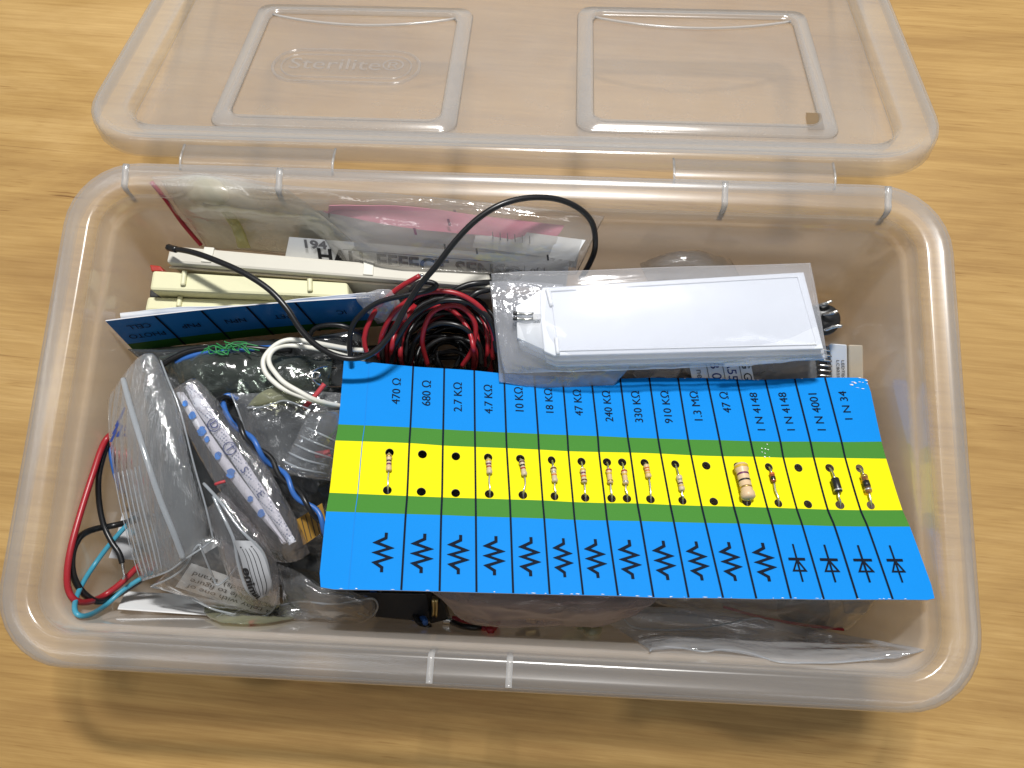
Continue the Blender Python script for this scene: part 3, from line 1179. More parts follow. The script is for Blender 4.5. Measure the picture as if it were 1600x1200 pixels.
component('resistor', 6, 'beige resistor with orange and violet bands under the value 47 K\u03a9', 'resistor', RG, 0.24, 0.64, 0.40, mat='res_grey', bands=((0.14, 0.1, 'b_yellow'), (0.36, 0.1, 'b_violet'), (0.58, 0.1, 'b_orange'), (0.86, 0.1, 'b_brown')), bend=0.1)
component('resistor', 7, 'left one of the two resistors sharing the 240 K\u03a9 column', 'resistor', RG, 0.24, 0.64, 0.22, bands=((0.12, 0.1, 'b_red'), (0.36, 0.1, 'b_yellow'), (0.86, 0.1, 'b_gold')), bend=0.1)
component('resistor', 7, 'right one of the two resistors sharing the 240 K\u03a9 column', 'resistor', RG, 0.26, 0.66, 0.70, bands=((0.12, 0.1, 'b_red'), (0.36, 0.1, 'b_yellow'), (0.86, 0.1, 'b_silver')), bend=0.1)
component('resistor', 8, 'tan resistor with orange bands and a long bent lead under 330 K\u03a9', 'resistor', RG, 0.10, 0.46, 0.42, bands=((0.3, 0.1, 'b_orange'), (0.5, 0.1, 'b_orange'), (0.68, 0.08, 'b_yellow')), bend=0.4)
component('resistor', 9, 'beige resistor near its lower hole under the value 910 K\u03a9', 'resistor', RG, 0.36, 0.78, 0.42, mat='res_grey', bands=((0.3, 0.1, 'b_silver'), (0.55, 0.09, 'b_brown'), (0.7, 0.07, 'b_yellow')), bend=0.3)
component('resistor', 11, 'largest resistor on the card, fat and sand coloured, under 47 \u03a9', 'resistor', RG, 0.04, 1.02, 0.42, kind='big', mat='res_big', bands=((0.12, 0.07, 'b_yellow'), (0.32, 0.05, 'b_violet'), (0.50, 0.05, 'b_black'), (0.69, 0.05, 'b_gold')), r=0.0027, bend=0.05)
component('diode', 12, 'tiny red glass diode with a dark end under the first 1 N 4148', 'diode', DG, 0.20, 0.46, 0.42, kind='diode', mat='glass_red', bands=((0.15, 0.2, 'b_orange'), (0.62, 0.30, 'b_black')), r=0.00095)
component('diode', 14, 'black cylindrical diode with a grey band under the value 1 N 4001', 'diode', DG, 0.34, 0.72, 0.42, kind='diode', mat='black', bands=((0.86, 0.1, 'b_silver'),), r=0.00155)
d34 = component('diode', 15, 'clear amber glass diode with black middle under the value 1 N 34', 'diode', DG, 0.22, 0.72, 0.40, kind='diode', mat='glass_diode', bands=((0.12, 0.1, 'b_gold'), (0.52, 0.30, 'b_black'), (0.82, 0.08, 'b_silver')), r=0.0013)

INSIDE[0] = True
# ------------------------------------------------------------------ white panels in a clear bag
PG = 'white light panels stacked in the clear bag'
pan = [(848, 449), (1256, 425), (1287, 545), (866, 556)]
names = ['topmost white light panel in the clear bag, with metal leads at its left', 'middle white light panel, one thin edge showing below the topmost',
         'lowest white light panel of the stack, resting above the blue card']
ZP = 0.0690
for i in range(3):
    z = ZP - 0.0030 * i
    th = empty('light_panel', P(1060, 490, z))
    tag(th, names[i], 'light panel', PG)
    q = [P(x + 2 * i, y + 8 * i, z) for x, y in pan]
    lf = [P(x + 2 * i, y + 8 * i, z) for x, y in ((843, 458), (848, 449), (866, 556), (850, 549))]
    v = [q[0], q[1], q[2], q[3], lf[3], P(845 + 2 * i, 503 + 8 * i, z), lf[0]]
    order = [6, 0, 1, 2, 3, 4, 5]
    top = [v[k] for k in order]
    n = len(top)
    vv = top + [p + Vector((0, 0, -0.0021)) for p in top]
    ff = [tuple(range(n)), tuple(range(2 * n - 1, n - 1, -1))] + [(k, (k + 1) % n, (k + 1) % n + n, k + n) for k in range(n)]
    o = mesh_obj('diffuser_plate', vv, ff, MT['diffuser'], th, smooth=False)
    bm = bmesh.new()
    bm.from_mesh(o.data)
    bmesh.ops.recalc_face_normals(bm, faces=bm.faces)
    bm.to_mesh(o.data)
    bm.free()
    bevel(o, 0.0004)
    gq = [P(x + 2 * i, y + 8 * i, z - 0.0003) for x, y in ((846, 452), (806, 478), (808, 528), (862, 552))]
    slab('light_guide', gq, 0.0014, MT['guide'], th, 0.0002)
    if i == 0:
        fr = [(860, 455), (1246, 432), (1276, 538), (873, 548)]
        fq = [P(x, y, z + 0.0004) for x, y in fr]
        mesh_obj('frame_line', *tube_geo([fq[0], fq[1], fq[2], fq[3], fq[0]], 0.00022, 5), MT['white'], o)
        for (a, b) in (((855, 452), (862, 478)), ((869, 528), (872, 553))):
            tube('corner_clip', [P(*a, z + 0.0006), P(*b, z + 0.0006)], 0.0008, MT['white'], th, n=6)
        slab('led_chip', [P(832, 490, z + 0.0018), P(844, 489, z + 0.0018), P(845, 499, z + 0.0018), P(833, 500, z + 0.0018)], 0.002, MT['paper_grey'], th, 0.0003)
        for yy in (490, 498):
            wire('lead', [(834, yy, z + 0.001), (822, yy + 1, z + 0.0015), (812, yy, z + 0.001), (803, yy, z + 0.001)], 0.00055, MT['metal'], th, n=10, sides=6)
            wire('lead_tip', [(808, yy, z + 0.0022), (802, yy - 1, z + 0.0022)], 0.0008, MT['dark'], th, n=4, sides=6)

bagp = film('clear_bag', [
    [(768, 428, 0.0635), (830, 424, 0.0675), (900, 423, 0.0710), (1050, 417, 0.0710), (1180, 414, 0.0710), (1266, 411, 0.0695)],
    [(772, 470, 0.0625), (830, 462, 0.0685), (900, 455, 0.0720), (1050, 450, 0.0720), (1180, 445, 0.0720), (1274, 450, 0.0695)],
    [(777, 520, 0.0625), (832, 520, 0.0685), (900, 510, 0.0720), (1050, 505, 0.0720), (1180, 500, 0.0720), (1283, 500, 0.0695)],
    [(783, 560, 0.0615), (840, 560, 0.0665), (900, 563, 0.0695), (1050, 559, 0.0695), (1180, 555, 0.0690), (1291, 548, 0.0675)],
    [(789, 583, 0.0600), (850, 581, 0.0615), (900, 579, 0.0625), (1050, 574, 0.0625), (1180, 568, 0.0625), (1293, 559, 0.0625)],
], MT['film_white'], None, 90, 60, amp=0.0012, freq=120, seed=11, puff=0.0012, wgt=lambda s, t: 1.0 if s < 0.14 else (max(0.06, 1 - (s - 0.14) / 0.06) if t < 0.84 else 0.5))
tag(bagp, 'glossy clear bag wrapped round the stack of white light panels', 'plastic bag')
bagf = film('clear_bag', [
    [(765, 440, 0.0630), (820, 440, 0.0630), (880, 445, 0.0630)],
    [(772, 500, 0.0630), (828, 500, 0.0635), (890, 505, 0.0635)],
    [(778, 560, 0.0580), (880, 560, 0.0600), (980, 560, 0.0600)],
    [(780, 597, 0.0545), (850, 606, 0.0530), (960, 602, 0.0520)],
], MT['film_flap'], None, 50, 50, amp=0.0008, freq=110, seed=15, puff=0.0005)
tag(bagf, 'flat clear bag flap lying between the panel bag and the blue card edge', 'plastic bag')

# the labelled bag just behind the card
zb = 0.050
lab_bag = film('clear_bag', [
    [(930, 560, 0.048), (1060, 552, 0.050), (1180, 545, 0.050), (1272, 540, 0.048)],
    [(940, 580, 0.045), (1060, 575, 0.047), (1180, 570, 0.047), (1290, 565, 0.045)],
    [(950, 610, 0.038), (1060, 610, 0.040), (1180, 608, 0.040), (1312, 600, 0.038)],
], MT['film_flap'], None, 60, 24, amp=0.0009, freq=110, seed=21, puff=0.0018)
tag(lab_bag, 'clear bag carrying a white sticker, tucked behind the card under the panels', 'plastic bag')
lbq = [P(1074, 556, 0.0545), P(1170, 553, 0.0545), P(1182, 612, 0.045), P(1086, 615, 0.0455)]
o = slab('sticker', lbq, 0.0003, MT['paper'], lab_bag, 0)


def quad_fn(q, lift):
    n = (q[1] - q[0]).cross(q[3] - q[0]).normalized()
    if n.z < 0:
        n = -n
    return lambda s, t_: quad_pt(q, s, t_) + n * lift


qf = quad_fn(lbq, 0.0003)
for (s, t0, txt, size, mat, sxx) in ((0.90, 0.55, 'G Gol', 0.30, 'ink_dark', 1.0), (0.66, 0.55, 'A55 2', 0.34, 'ink_navy', 1.0), (0.40, 0.58, 'B 0 G', 0.36, 'ink_navy', 1.0), (0.14, 0.6, 'ne-el', 0.24, 'ink_grey', 1.0)):
    # these run across the sticker towards the card
    def fn(x, y, s=s, t0=t0):
        return qf(s + y * 0.62, t0 + x)
    text_on('sticker_lettering', txt, fn, MT[mat], o, size, 'CENTER', sxx)
for s in (0.27, 0.53, 0.80):
    a, b = qf(s, 0.02), qf(s, 0.98)
    c, d = qf(s + 0.012, 0.02), qf(s + 0.012, 0.98)
    mesh_obj('sticker_rule', [a, c, d, b], [(0, 1, 2, 3)], MT['ink_grey'], o, smooth=False)

# things at the right end
th = empty('buzzer', P(1280, 505, 0.045))
tag(th, 'round black buzzer with metal pins beside the right end of the panels', 'buzzer')
ax = (P(1300, 500, 0.055) - P(1230, 492, 0.052))
ax.normalize()
c0, c1 = P(1272, 500, 0.042), P(1289, 500, 0.062)
v, f = lathe_geo(c0, c1, [(0, 0.005), (0.02, 0.0060), (0.5, 0.0062), (0.95, 0.0062), (0.99, 0.0056), (1, 0.0001)], 28)
mesh_obj('buzzer_body', v, f, MT['black'], th)
for (a, b, cc) in (((1286, 492), (1300, 489), (1309, 486)), ((1288, 516), (1304, 510), (1316, 509)), ((1276, 478), (1290, 474), (1300, 470))):
    wire('pin', [(*a, 0.0635), (*b, 0.0665), (*cc, 0.067)], 0.0007, MT['metal'], th, n=10, sides=6)

th = empty('pin_header', P(1288, 565, 0.05))
tag(th, 'black comb of pins between the panel bag and the white module', 'connector')
slab('housing', [P(1268, 540, 0.050), P(1300, 540, 0.050), P(1304, 605, 0.038), P(1272, 605, 0.038)], 0.012, MT['black'], th)
for k in range(6):
    y = 546 + 8 * k
    wire('pin', [(1278, y, 0.0525 - 0.0016 * k), (1290, y + 1, 0.053 - 0.0016 * k), (1299, y + 2, 0.0525 - 0.0016 * k)], 0.0005, MT['metal'], th, n=6, sides=5)
th = empty('display_module', P(1312, 566, 0.05))
tag(th, 'white display module edge with small print beside the black comb', 'module')
mq = [P(1297, 536, 0.056), P(1324, 538, 0.056), P(1325, 604, 0.040), P(1300, 604, 0.040)]
slab('module_case', mq, 0.02, MT['white'], th)
mf = quad_fn(mq, 0.0003)
for s, txt in ((0.70, 'LEDTECH'), (0.40, 'LC8033-11')):
    text_on('module_lettering', txt, lambda x, y, s=s: mf(s + y * 0.85, 0.36 + x * 0.4), MT['ink_dark'], th, 0.30, 'LEFT', 1.1)
o = slab('resin_block', [P(1326, 538, 0.054), P(1349, 539, 0.054), P(1350, 604, 0.040), P(1327, 604, 0.040)], 0.02, MT['beige'])
tag(o, 'beige resin block standing against the white module, nearest the right wall', 'block')
dome = film('clear_bag', [
    [(1000, 412, 0.045), (1040, 398, 0.052), (1080, 392, 0.055), (1140, 405, 0.045)],
    [(1005, 425, 0.045), (1040, 412, 0.055), (1090, 408, 0.056), (1150, 420, 0.045)],
    [(1015, 445, 0.04), (1050, 440, 0.05), (1095, 440, 0.05), (1160, 440, 0.04)],
], MT['film_grey'], None, 36, 24, amp=0.0006, freq=150, seed=31, puff=0.0012)
tag(dome, 'rounded corner of a clear bag poking up behind the white panels', 'plastic bag')

# ------------------------------------------------------------------ bag of sensor sheets against the back wall
sq = [P(452, 370, 0.066), P(890, 405, 0.066), P(884, 452, 0.049), P(440, 428, 0.049)]
sens = slab('printed_sheet', sq, 0.0003, MT['paper'], None, 0)
tag(sens, 'white sheet with a bold sensor heading showing through the bag', 'sheet')
sf = quad_fn(sq, 0.0003)


def sheet_fn(o, xt, z0, lift=0.0005):
    n = (sq[1] - sq[0]).cross(sq[3] - sq[0]).normalized()
    if n.z < 0:
        n = -n
    a = P(*o, z0)
    b = P(*xt, z0)
    # drop both points onto the sheet plane along the sight of the drawing
    def on(px, py):
        d = Vector(R.T @ np.array([(px - 800) / F, (py - 600) / F, 1.0]))
        s = (sq[0] - Vector(C)).dot(n) / d.dot(n)
        return Vector(C) + d * s
    a, b = on(*o), on(*xt)
    xd = (b - a).normalized()
    yd = n.cross(xd)
    return lambda x, y: a + xd * x + yd * y + n * lift


text_on('sheet_heading', 'HALL EFFECT SENSO', sheet_fn((496, 399), (774, 425), 0.04), MT['ink_dark'], sens, 0.0104, 'LEFT', 0.90, 0.0003)
text_on('sheet_number', '194', sheet_fn((472, 380), (520, 384), 0.04), MT['ink_grey'], sens, 0.0056, 'LEFT', 1.25, 0.0002)
text_on('sheet_page', 'Page 1 of 1', sheet_fn((781, 415), (830, 420), 0.04), MT['ink_dark'], sens, 0.0036, 'LEFT', 1.2)
lf_ = sheet_fn((536, 388), (900, 418), 0.04)
mesh_obj('sheet_rule', [lf_(0, 0), lf_(0.062, 0), lf_(0.062, -0.0004), lf_(0, -0.0004)], [(0, 1, 2, 3)], MT['ink_grey'], sens, smooth=False)

o = paper('ruled_sheet', [
    [(474, 326, 0.0710), (620, 343, 0.0710), (760, 358, 0.0710), (908, 378, 0.0710)],
    [(470, 350, 0.0660), (620, 366, 0.0670), (760, 380, 0.0670), (904, 398, 0.0660)],
    [(465, 376, 0.060), (620, 388, 0.060), (760, 400, 0.060), (900, 418, 0.060)]], MT['paper'], None, 40, 10)
tag(o, 'white sheet with black tick marks, under the pink sheet in the back bag', 'sheet')
for (x, y) in ((512, 331), (693, 381), (743, 388), (854, 398)):
    mesh_obj('tick_mark', [P(x, y, 0.0722), P(x + 3, y, 0.0722), P(x + 4, y + 9, 0.0705), P(x + 1, y + 9, 0.0705)], [(0, 1, 2, 3)], MT['ink_dark'], o, smooth=False)
o = paper('pink_sheet', [
    [(515, 318, 0.076), (640, 322, 0.0760), (760, 338, 0.0760), (882, 352, 0.075)],
    [(512, 330, 0.074), (640, 340, 0.0745), (760, 352, 0.0745), (872, 366, 0.073)],
    [(505, 331, 0.0735), (640, 356, 0.0720), (760, 368, 0.0720), (850, 380, 0.070)]], MT['paper_pink'], None, 40, 10, amp=0.0008, freq=60)
tag(o, 'pink sheet folded along the top inside the back bag', 'sheet')
for (x, y) in ((708, 328), (698, 342), (645, 356)):
    mesh_obj('tick_mark', [P(x, y, 0.0775), P(x + 4, y, 0.0775), P(x + 7, y + 11, 0.0755), P(x + 3, y + 11, 0.0755)], [(0, 1, 2, 3)], MT['b_violet'], o, smooth=False)
o = paper('white_sheet', [
    [(745, 352, 0.0735), (830, 364, 0.074), (915, 375, 0.0735)],
    [(742, 372, 0.071), (830, 382, 0.071), (905, 392, 0.071)],
    [(738, 386, 0.0675), (830, 398, 0.067), (898, 408, 0.066)]], MT['paper'], None, 20, 8)
tag(o, 'white sheet with a row of short grey strokes at the bag\'s right end', 'sheet')
for k in range(6):
    x, y = 769 + 11.5 * k, 362 + 1.3 * k
    mesh_obj('pen_stroke', [P(x, y, 0.0750), P(x + 1.6, y, 0.0750), P(x + 2.2, y + 12, 0.0738), P(x + 0.6, y + 12, 0.0738)], [(0, 1, 2, 3)], MT['ink_grey'], o, smooth=False)

hall_bag = film('zip_bag', [
    [(238, 276, 0.066), (330, 272, 0.074), (440, 288, 0.076), (560, 298, 0.079), (720, 312, 0.079), (850, 326, 0.079), (945, 338, 0.077)],
    [(262, 318, 0.060), (350, 312, 0.069), (450, 320, 0.072), (560, 330, 0.078), (720, 345, 0.078), (850, 358, 0.077), (930, 366, 0.072)],
    [(292, 355, 0.054), (370, 350, 0.060), (470, 355, 0.064), (580, 366, 0.074), (720, 376, 0.074), (840, 386, 0.073), (915, 398, 0.068)],
    [(316, 386, 0.044), (400, 392, 0.046), (490, 404, 0.050), (590, 414, 0.062), (720, 424, 0.062), (830, 430, 0.060), (900, 428, 0.058)],
], MT['film_hall'], None, 110, 60, amp=0.0008, freq=75, seed=41, puff=0.0020, stretch=((1, -0.05, 0), 3.0))
tag(hall_bag, 'large clear zip bag of printed sheets lying against the back wall', 'zip bag')
wire('seal_line', [(236, 284, 0.068), (262, 316, 0.066), (286, 350, 0.060), (314, 383, 0.052)], 0.0009, MT['seal_red'], hall_bag, n=20, sides=6)
yel = film('yellowed_film', [
    [(252, 282, 0.068), (310, 274, 0.072), (380, 284, 0.074), (450, 296, 0.074)],
    [(275, 318, 0.062), (340, 306, 0.068), (420, 318, 0.070), (500, 334, 0.070)],
    [(302, 352, 0.056), (370, 346, 0.062), (460, 358, 0.064), (550, 376, 0.064)],
    [(325, 388, 0.046), (400, 390, 0.052), (490, 398, 0.054), (560, 404, 0.054)],
], MT['film_yellow'], None, 60, 50, amp=0.0010, freq=90, seed=45, puff=0.0008, stretch=((0.75, -0.65, 0), 3))
ys = film('yellow_fold', [
    [(306, 280, 0.0745), (322, 280, 0.0755)], [(338, 318, 0.072), (352, 314, 0.073)], [(362, 356, 0.066), (378, 352, 0.067)], [(372, 388, 0.058), (392, 388, 0.058)],
], MT['fold_yellow'], yel, 10, 40, amp=0.0010, freq=120, seed=47, puff=0.0005)
tag(yel, 'crumpled yellowed film folded inside the left end of the back bag', 'film')

# ------------------------------------------------------------------ cases at the back left
th = empty('component_case', P(500, 415, 0.03))
tag(th, 'long off white case with square latches, behind the two cream cases', 'case')
wq = [P(265, 383, 0.064), P(765, 426, 0.062), P(768, 450, 0.062), P(259, 410, 0.064)]
slab('case_body', wq, 0.034, MT['offwhite'], th, 0.0012)
for s in (0.11, 0.61):
    a = quad_pt(wq, s, -0.06)
    b = quad_pt(wq, s + 0.032, -0.06)
    c_ = quad_pt(wq, s + 0.030, 0.82)
    d_ = quad_pt(wq, s - 0.002, 0.82)
    slab('latch', [p + Vector((0, 0, 0.0006)) for p in (a, b, c_, d_)], 0.004, MT['offwhite2'], th, 0.0003)
a, b = quad_pt(wq, 0.0, 1.0), quad_pt(wq, 1.0, 1.0)
tube('rim_seam', [a + Vector((0, -0.0006, -0.004)), b + Vector((0, -0.0006, -0.004))], 0.0005, MT['beige'], th, n=12)
for (q, zt, lbl, rid) in (
        ([(238, 422), (543, 441), (545, 466), (233, 453)], 0.061, 'upper one of two cream plastic cases with raised ridges', (0.17, 0.81)),
        ([(230, 463), (470, 470), (470, 484), (225, 486)], 0.054, 'lower one of two cream cases, half hidden behind the folded paper', (0.22,))):
    th = empty('component_case', P(380, (q[0][1] + q[2][1]) / 2, zt - 0.03))
    tag(th, lbl, 'case', 'cream plastic cases')
    Q = [P(*p, zt) for p in q]
    slab('case_body', Q, 0.030, MT['cream'], th, 0.0012)
    for s in rid:
        tube('ridge', [quad_pt(Q, s, -0.02) + Vector((0, 0, 0.0005)), quad_pt(Q, s, 0.72) + Vector((0, 0, 0.0005))], 0.0011, MT['cream'], th, n=8)
o = slab('case_infill', [P(234, 452, 0.050), P(440, 462, 0.050), P(440, 468, 0.050), P(233, 464, 0.050)], 0.02, MT['dark'])  # dark strip filling the gap between the cream cases
tag(o, 'dark strip of lining in the gap between the cream cases', 'infill')
o = slab('red_card', [P(233, 413, 0.058), P(250, 415, 0.058), P(256, 424, 0.058), P(236, 424, 0.058)], 0.02, MT['b_red'])
tag(o, 'dark red corner of card at the left end of the upper cream case', 'card')

o = paper('folded_paper', [
    [(188, 489, 0.060), (270, 480, 0.063), (400, 476, 0.064), (470, 466, 0.064), (560, 458, 0.067), (592, 455, 0.066)],
    [(190, 498, 0.057), (280, 492, 0.060), (400, 488, 0.060), (480, 480, 0.060), (565, 466, 0.064), (602, 466, 0.060)],
    [(200, 515, 0.045), (290, 510, 0.048), (400, 505, 0.048), (480, 500, 0.048), (560, 494, 0.048), (600, 490, 0.045)]], MT['paper'], None, 50, 16, amp=0.0006, freq=60)
tag(o, 'folded white paper standing behind the dark blue card', 'paper')

# blue card standing behind; its shade is put into darker colours
th = empty('component_card', P(390, 510, 0.05))
tag(th, 'blue card, shade put into its darker colours, with upside down lettering standing at the back left', 'component card')
bq = [P(165, 501, 0.066), P(578, 464, 0.068), P(606, 508, 0.040), P(210, 548, 0.038)]
bf = quad_fn(bq, 0.0)
n1, n2 = 24, 8
v, f, ix = [], [], []
for j in range(n2 + 1):
    for i in range(n1 + 1):
        s, t_ = i / n1, j / n2
        v.append(bf(s, t_) + Vector((0, 0.0012 * math.sin(s * PI), 0)))
for j in range(n2):
    for i in range(n1):
        a = j * (n1 + 1) + i
        f.append((a + n1 + 1, a + n1 + 2, a + 1, a))
        ix.append(0 if j < 6 else 1)
o = mesh_obj('card_sheet', v, f, [MT['blue_shaded'], MT['green_shaded'], MT['cardedge']], th, idx=ix)
solidify(o, 0.0005, 0).modifiers['thickness'].material_offset_rim = 2


def bcard(s, t_, l=0.0006):
    n = (bq[1] - bq[0]).cross(bq[3] - bq[0]).normalized()
    if n.z < 0:
        n = -n
    return bf(s, t_) + Vector((0, 0.0012 * math.sin(s * PI), 0)) + n * l


for s, sk in ((0.185, 0.0), (0.360, 0), (0.530, 0), (0.715, 0)):
    vv, ff = [], []
    for t_ in np.linspace(0.01, 0.99, 10):
        vv += [bcard(s - 0.004 + 0.015 * t_, t_), bcard(s + 0.004 + 0.015 * t_, t_)]
    ff = [(2 * k, 2 * k + 1, 2 * k + 3, 2 * k + 2) for k in range(9)]
    mesh_obj('divider_line', vv, ff, MT['ink'], th)
for s, t_, txt, sz in ((0.10, 0.24, 'CELL', 0.0062), (0.10, 0.52, 'PHOTO', 0.0062), (0.28, 0.40, 'PNP', 0.0062), (0.45, 0.40, 'NPN', 0.0062), (0.63, 0.40, 'FET', 0.0062), (0.86, 0.40, 'IC', 0.0062)):
    L = (bq[1] - bq[0]).length
    hgt = (bq[3] - bq[0]).length
    text_on('printed_value', txt, lambda x, y, s=s, t_=t_: bcard(s - x / L, t_ + y / hgt), MT['ink'], th, sz * 0.72, 'CENTER', 0.95)

# ------------------------------------------------------------------ filling at the left: dark bags underneath
db = film('static_bag', [  # dark sheet added beneath to fill the gaps between the left bags
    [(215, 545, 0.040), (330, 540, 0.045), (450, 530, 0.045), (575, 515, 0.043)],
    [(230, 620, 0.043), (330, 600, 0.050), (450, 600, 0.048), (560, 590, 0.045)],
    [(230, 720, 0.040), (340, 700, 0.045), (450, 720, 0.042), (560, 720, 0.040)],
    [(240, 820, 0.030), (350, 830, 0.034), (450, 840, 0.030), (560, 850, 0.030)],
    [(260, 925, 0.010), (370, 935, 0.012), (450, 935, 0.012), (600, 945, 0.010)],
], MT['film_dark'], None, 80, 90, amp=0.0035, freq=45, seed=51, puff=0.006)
tag(db, 'dark crumpled static bag added as dark fill in the left half under the clear bags', 'static bag')
core = []
o = film('filler_pad', [  # black pad added as fill to make the gaps between bags dark
    [(230, 560, 0.028), (400, 550, 0.030), (590, 540, 0.028)],
    [(250, 700, 0.028), (420, 700, 0.030), (720, 700, 0.028)],
    [(270, 900, 0.006), (420, 910, 0.006), (690, 930, 0.006)],
], MT['dark'], None, 30, 30, amp=0.003, freq=40, seed=57, puff=0.004)
tag(o, 'black foam added under the left bags so the gaps look dark', 'filler')
g1 = film('zip_bag', [
    [(225, 560, 0.052), (310, 556, 0.055), (420, 556, 0.055), (520, 560, 0.054)],
    [(262, 585, 0.054), (330, 580, 0.060), (420, 585, 0.059), (515, 600, 0.056)],
    [(290, 625, 0.050), (350, 610, 0.056), (430, 615, 0.056), (500, 630, 0.053)],
], MT['film_green'], None, 70, 40, amp=0.0028, freq=60, seed=61, puff=0.003)
tag(g1, 'crumpled greenish clear bag below the dark blue card', 'zip bag')
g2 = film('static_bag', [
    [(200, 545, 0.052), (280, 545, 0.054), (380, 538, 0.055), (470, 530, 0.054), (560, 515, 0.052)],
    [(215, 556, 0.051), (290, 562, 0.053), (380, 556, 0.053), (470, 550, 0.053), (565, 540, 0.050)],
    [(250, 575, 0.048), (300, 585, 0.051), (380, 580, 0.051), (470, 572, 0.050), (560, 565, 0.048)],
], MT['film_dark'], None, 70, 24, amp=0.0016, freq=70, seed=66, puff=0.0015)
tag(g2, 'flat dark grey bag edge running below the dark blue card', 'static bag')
# pale flap bag in the middle
g3 = film('zip_bag', [
    [(360, 614, 0.062), (395, 614, 0.063), (430, 612, 0.062), (470, 610, 0.060), (545, 615, 0.056)],
    [(376, 650, 0.060), (410, 645, 0.062), (440, 650, 0.060), (480, 655, 0.058), (535, 650, 0.055)],
    [(385, 695, 0.056), (420, 700, 0.058), (450, 705, 0.056), (480, 700, 0.054), (525, 690, 0.052)],
    [(400, 735, 0.052), (430, 745, 0.053), (450, 745, 0.052), (475, 740, 0.050), (515, 735, 0.050)],
], MT['film_grey'], None, 60, 50, amp=0.0022, freq=60, seed=71, puff=0.0018)
tag(g3, 'grey clear zip bag left of the bright card, under the white wires', 'zip bag')
wire('seal_line', [(507, 600, 0.0655), (496, 614, 0.0655), (484, 628, 0.065), (474, 637, 0.064)], 0.0010, MT['seal_faded'], g3, n=14, sides=6)
yz = film('zip_flap', [
    [(388, 633, 0.064), (410, 612, 0.066), (435, 604, 0.0665), (455, 602, 0.066)],
    [(387, 634, 0.064), (412, 620, 0.0665), (432, 618, 0.067), (470, 614, 0.066)],
    [(386, 635, 0.064), (408, 633, 0.066), (428, 629, 0.0665), (480, 625, 0.065)],
], MT['yellow_zip'], None, 30, 16, amp=0.0005, freq=80, seed=75, puff=0.0004)
tag(yz, 'yellowish curled flap of a bag by the white wire loop', 'bag flap')
g4 = film('zip_bag', [
    [(484, 645, 0.064), (505, 642, 0.065), (540, 640, 0.054)],
    [(470, 675, 0.063), (495, 680, 0.066), (535, 690, 0.056)],
    [(452, 710, 0.062), (480, 720, 0.064), (525, 735, 0.058)],
    [(440, 737, 0.061), (470, 746, 0.062), (522, 752, 0.058)],
], MT['film_grey'], None, 40, 50, amp=0.0010, freq=90, seed=81, puff=0.0022)
tag(g4, 'small clear zip bag with ridged seal touching the card\'s left edge', 'zip bag')
for k in range(5):
    t_ = k / 4
    wire('zip_track', [(478 - 9 * k, 668 + 13 * k, 0.0665), (505 - 9 * k, 680 + 13 * k, 0.0685), (530 - 5 * k, 692 + 12 * k, 0.060)], 0.0004, MT['zip'], g4, n=10, sides=5)
o = film('red_tag', [[(490, 706, 0.0600), (515, 702, 0.0600)], [(493, 716, 0.0600), (518, 714, 0.0600)]], MT['seal_faded'], None, 8, 6, amp=0.0, puff=0.0004)
tag(o, 'faded red tag seen through the small ridged zip bag', 'tag')

# amber film
th = empty('flex_circuit', P(492, 810, 0.05))
tag(th, 'amber flexible circuit film peeking out beside the card\'s lower left edge', 'flex circuit')
fq_ = [P(463, 812, 0.054), P(503, 786, 0.056), P(512, 826, 0.052), P(474, 852, 0.050)]
slab('film_sheet', fq_, 0.0003, MT['amber'], th, 0)
ff_ = quad_fn(fq_, 0.0002)
for k in range(1, 6):
    s = k / 6
    mesh_obj('trace', [ff_(s, 0.05), ff_(s + 0.03, 0.05), ff_(s + 0.03, 0.95), ff_(s, 0.95)], [(0, 1, 2, 3)], MT['dark'], th, smooth=False)

# ------------------------------------------------------------------ dotted strips in their bag
def ribbon(name, left, right, z, mat, label, thick=0.0016):
    n = 40
    L = catmull([P(x, y, zz) for (x, y), zz in zip(left, z)], n)
    Rr = catmull([P(x, y, zz) for (x, y), zz in zip(right, z)], n)
    v, f = [], []
    for i in range(n):
        a, b = Vector(L[i]), Vector(Rr[i])
        for q in range(5):
            s = q / 4
            v.append(a.lerp(b, s) + Vector((0, 0, 0.0012 * math.sin(PI * s))))
    for i in range(n - 1):
        for q in range(4):
            k = i * 5 + q
            f.append((k + 5, k + 6, k + 1, k))
    o = mesh_obj(name, v, f, mat)
    solidify(o, thick, -1)
    tag(o, label, 'fabric strip', 'white strips in the front left bag')
    return o, (lambda s, t_: (Vector(catmull(L, 2)[0]) if False else Vector(L[min(n - 1, max(0, int(round(t_ * (n - 1)))))]).lerp(Vector(Rr[min(n - 1, max(0, int(round(t_ * (n - 1)))))]), s) + Vector((0, 0, 0.0012 * math.sin(PI * s)))))


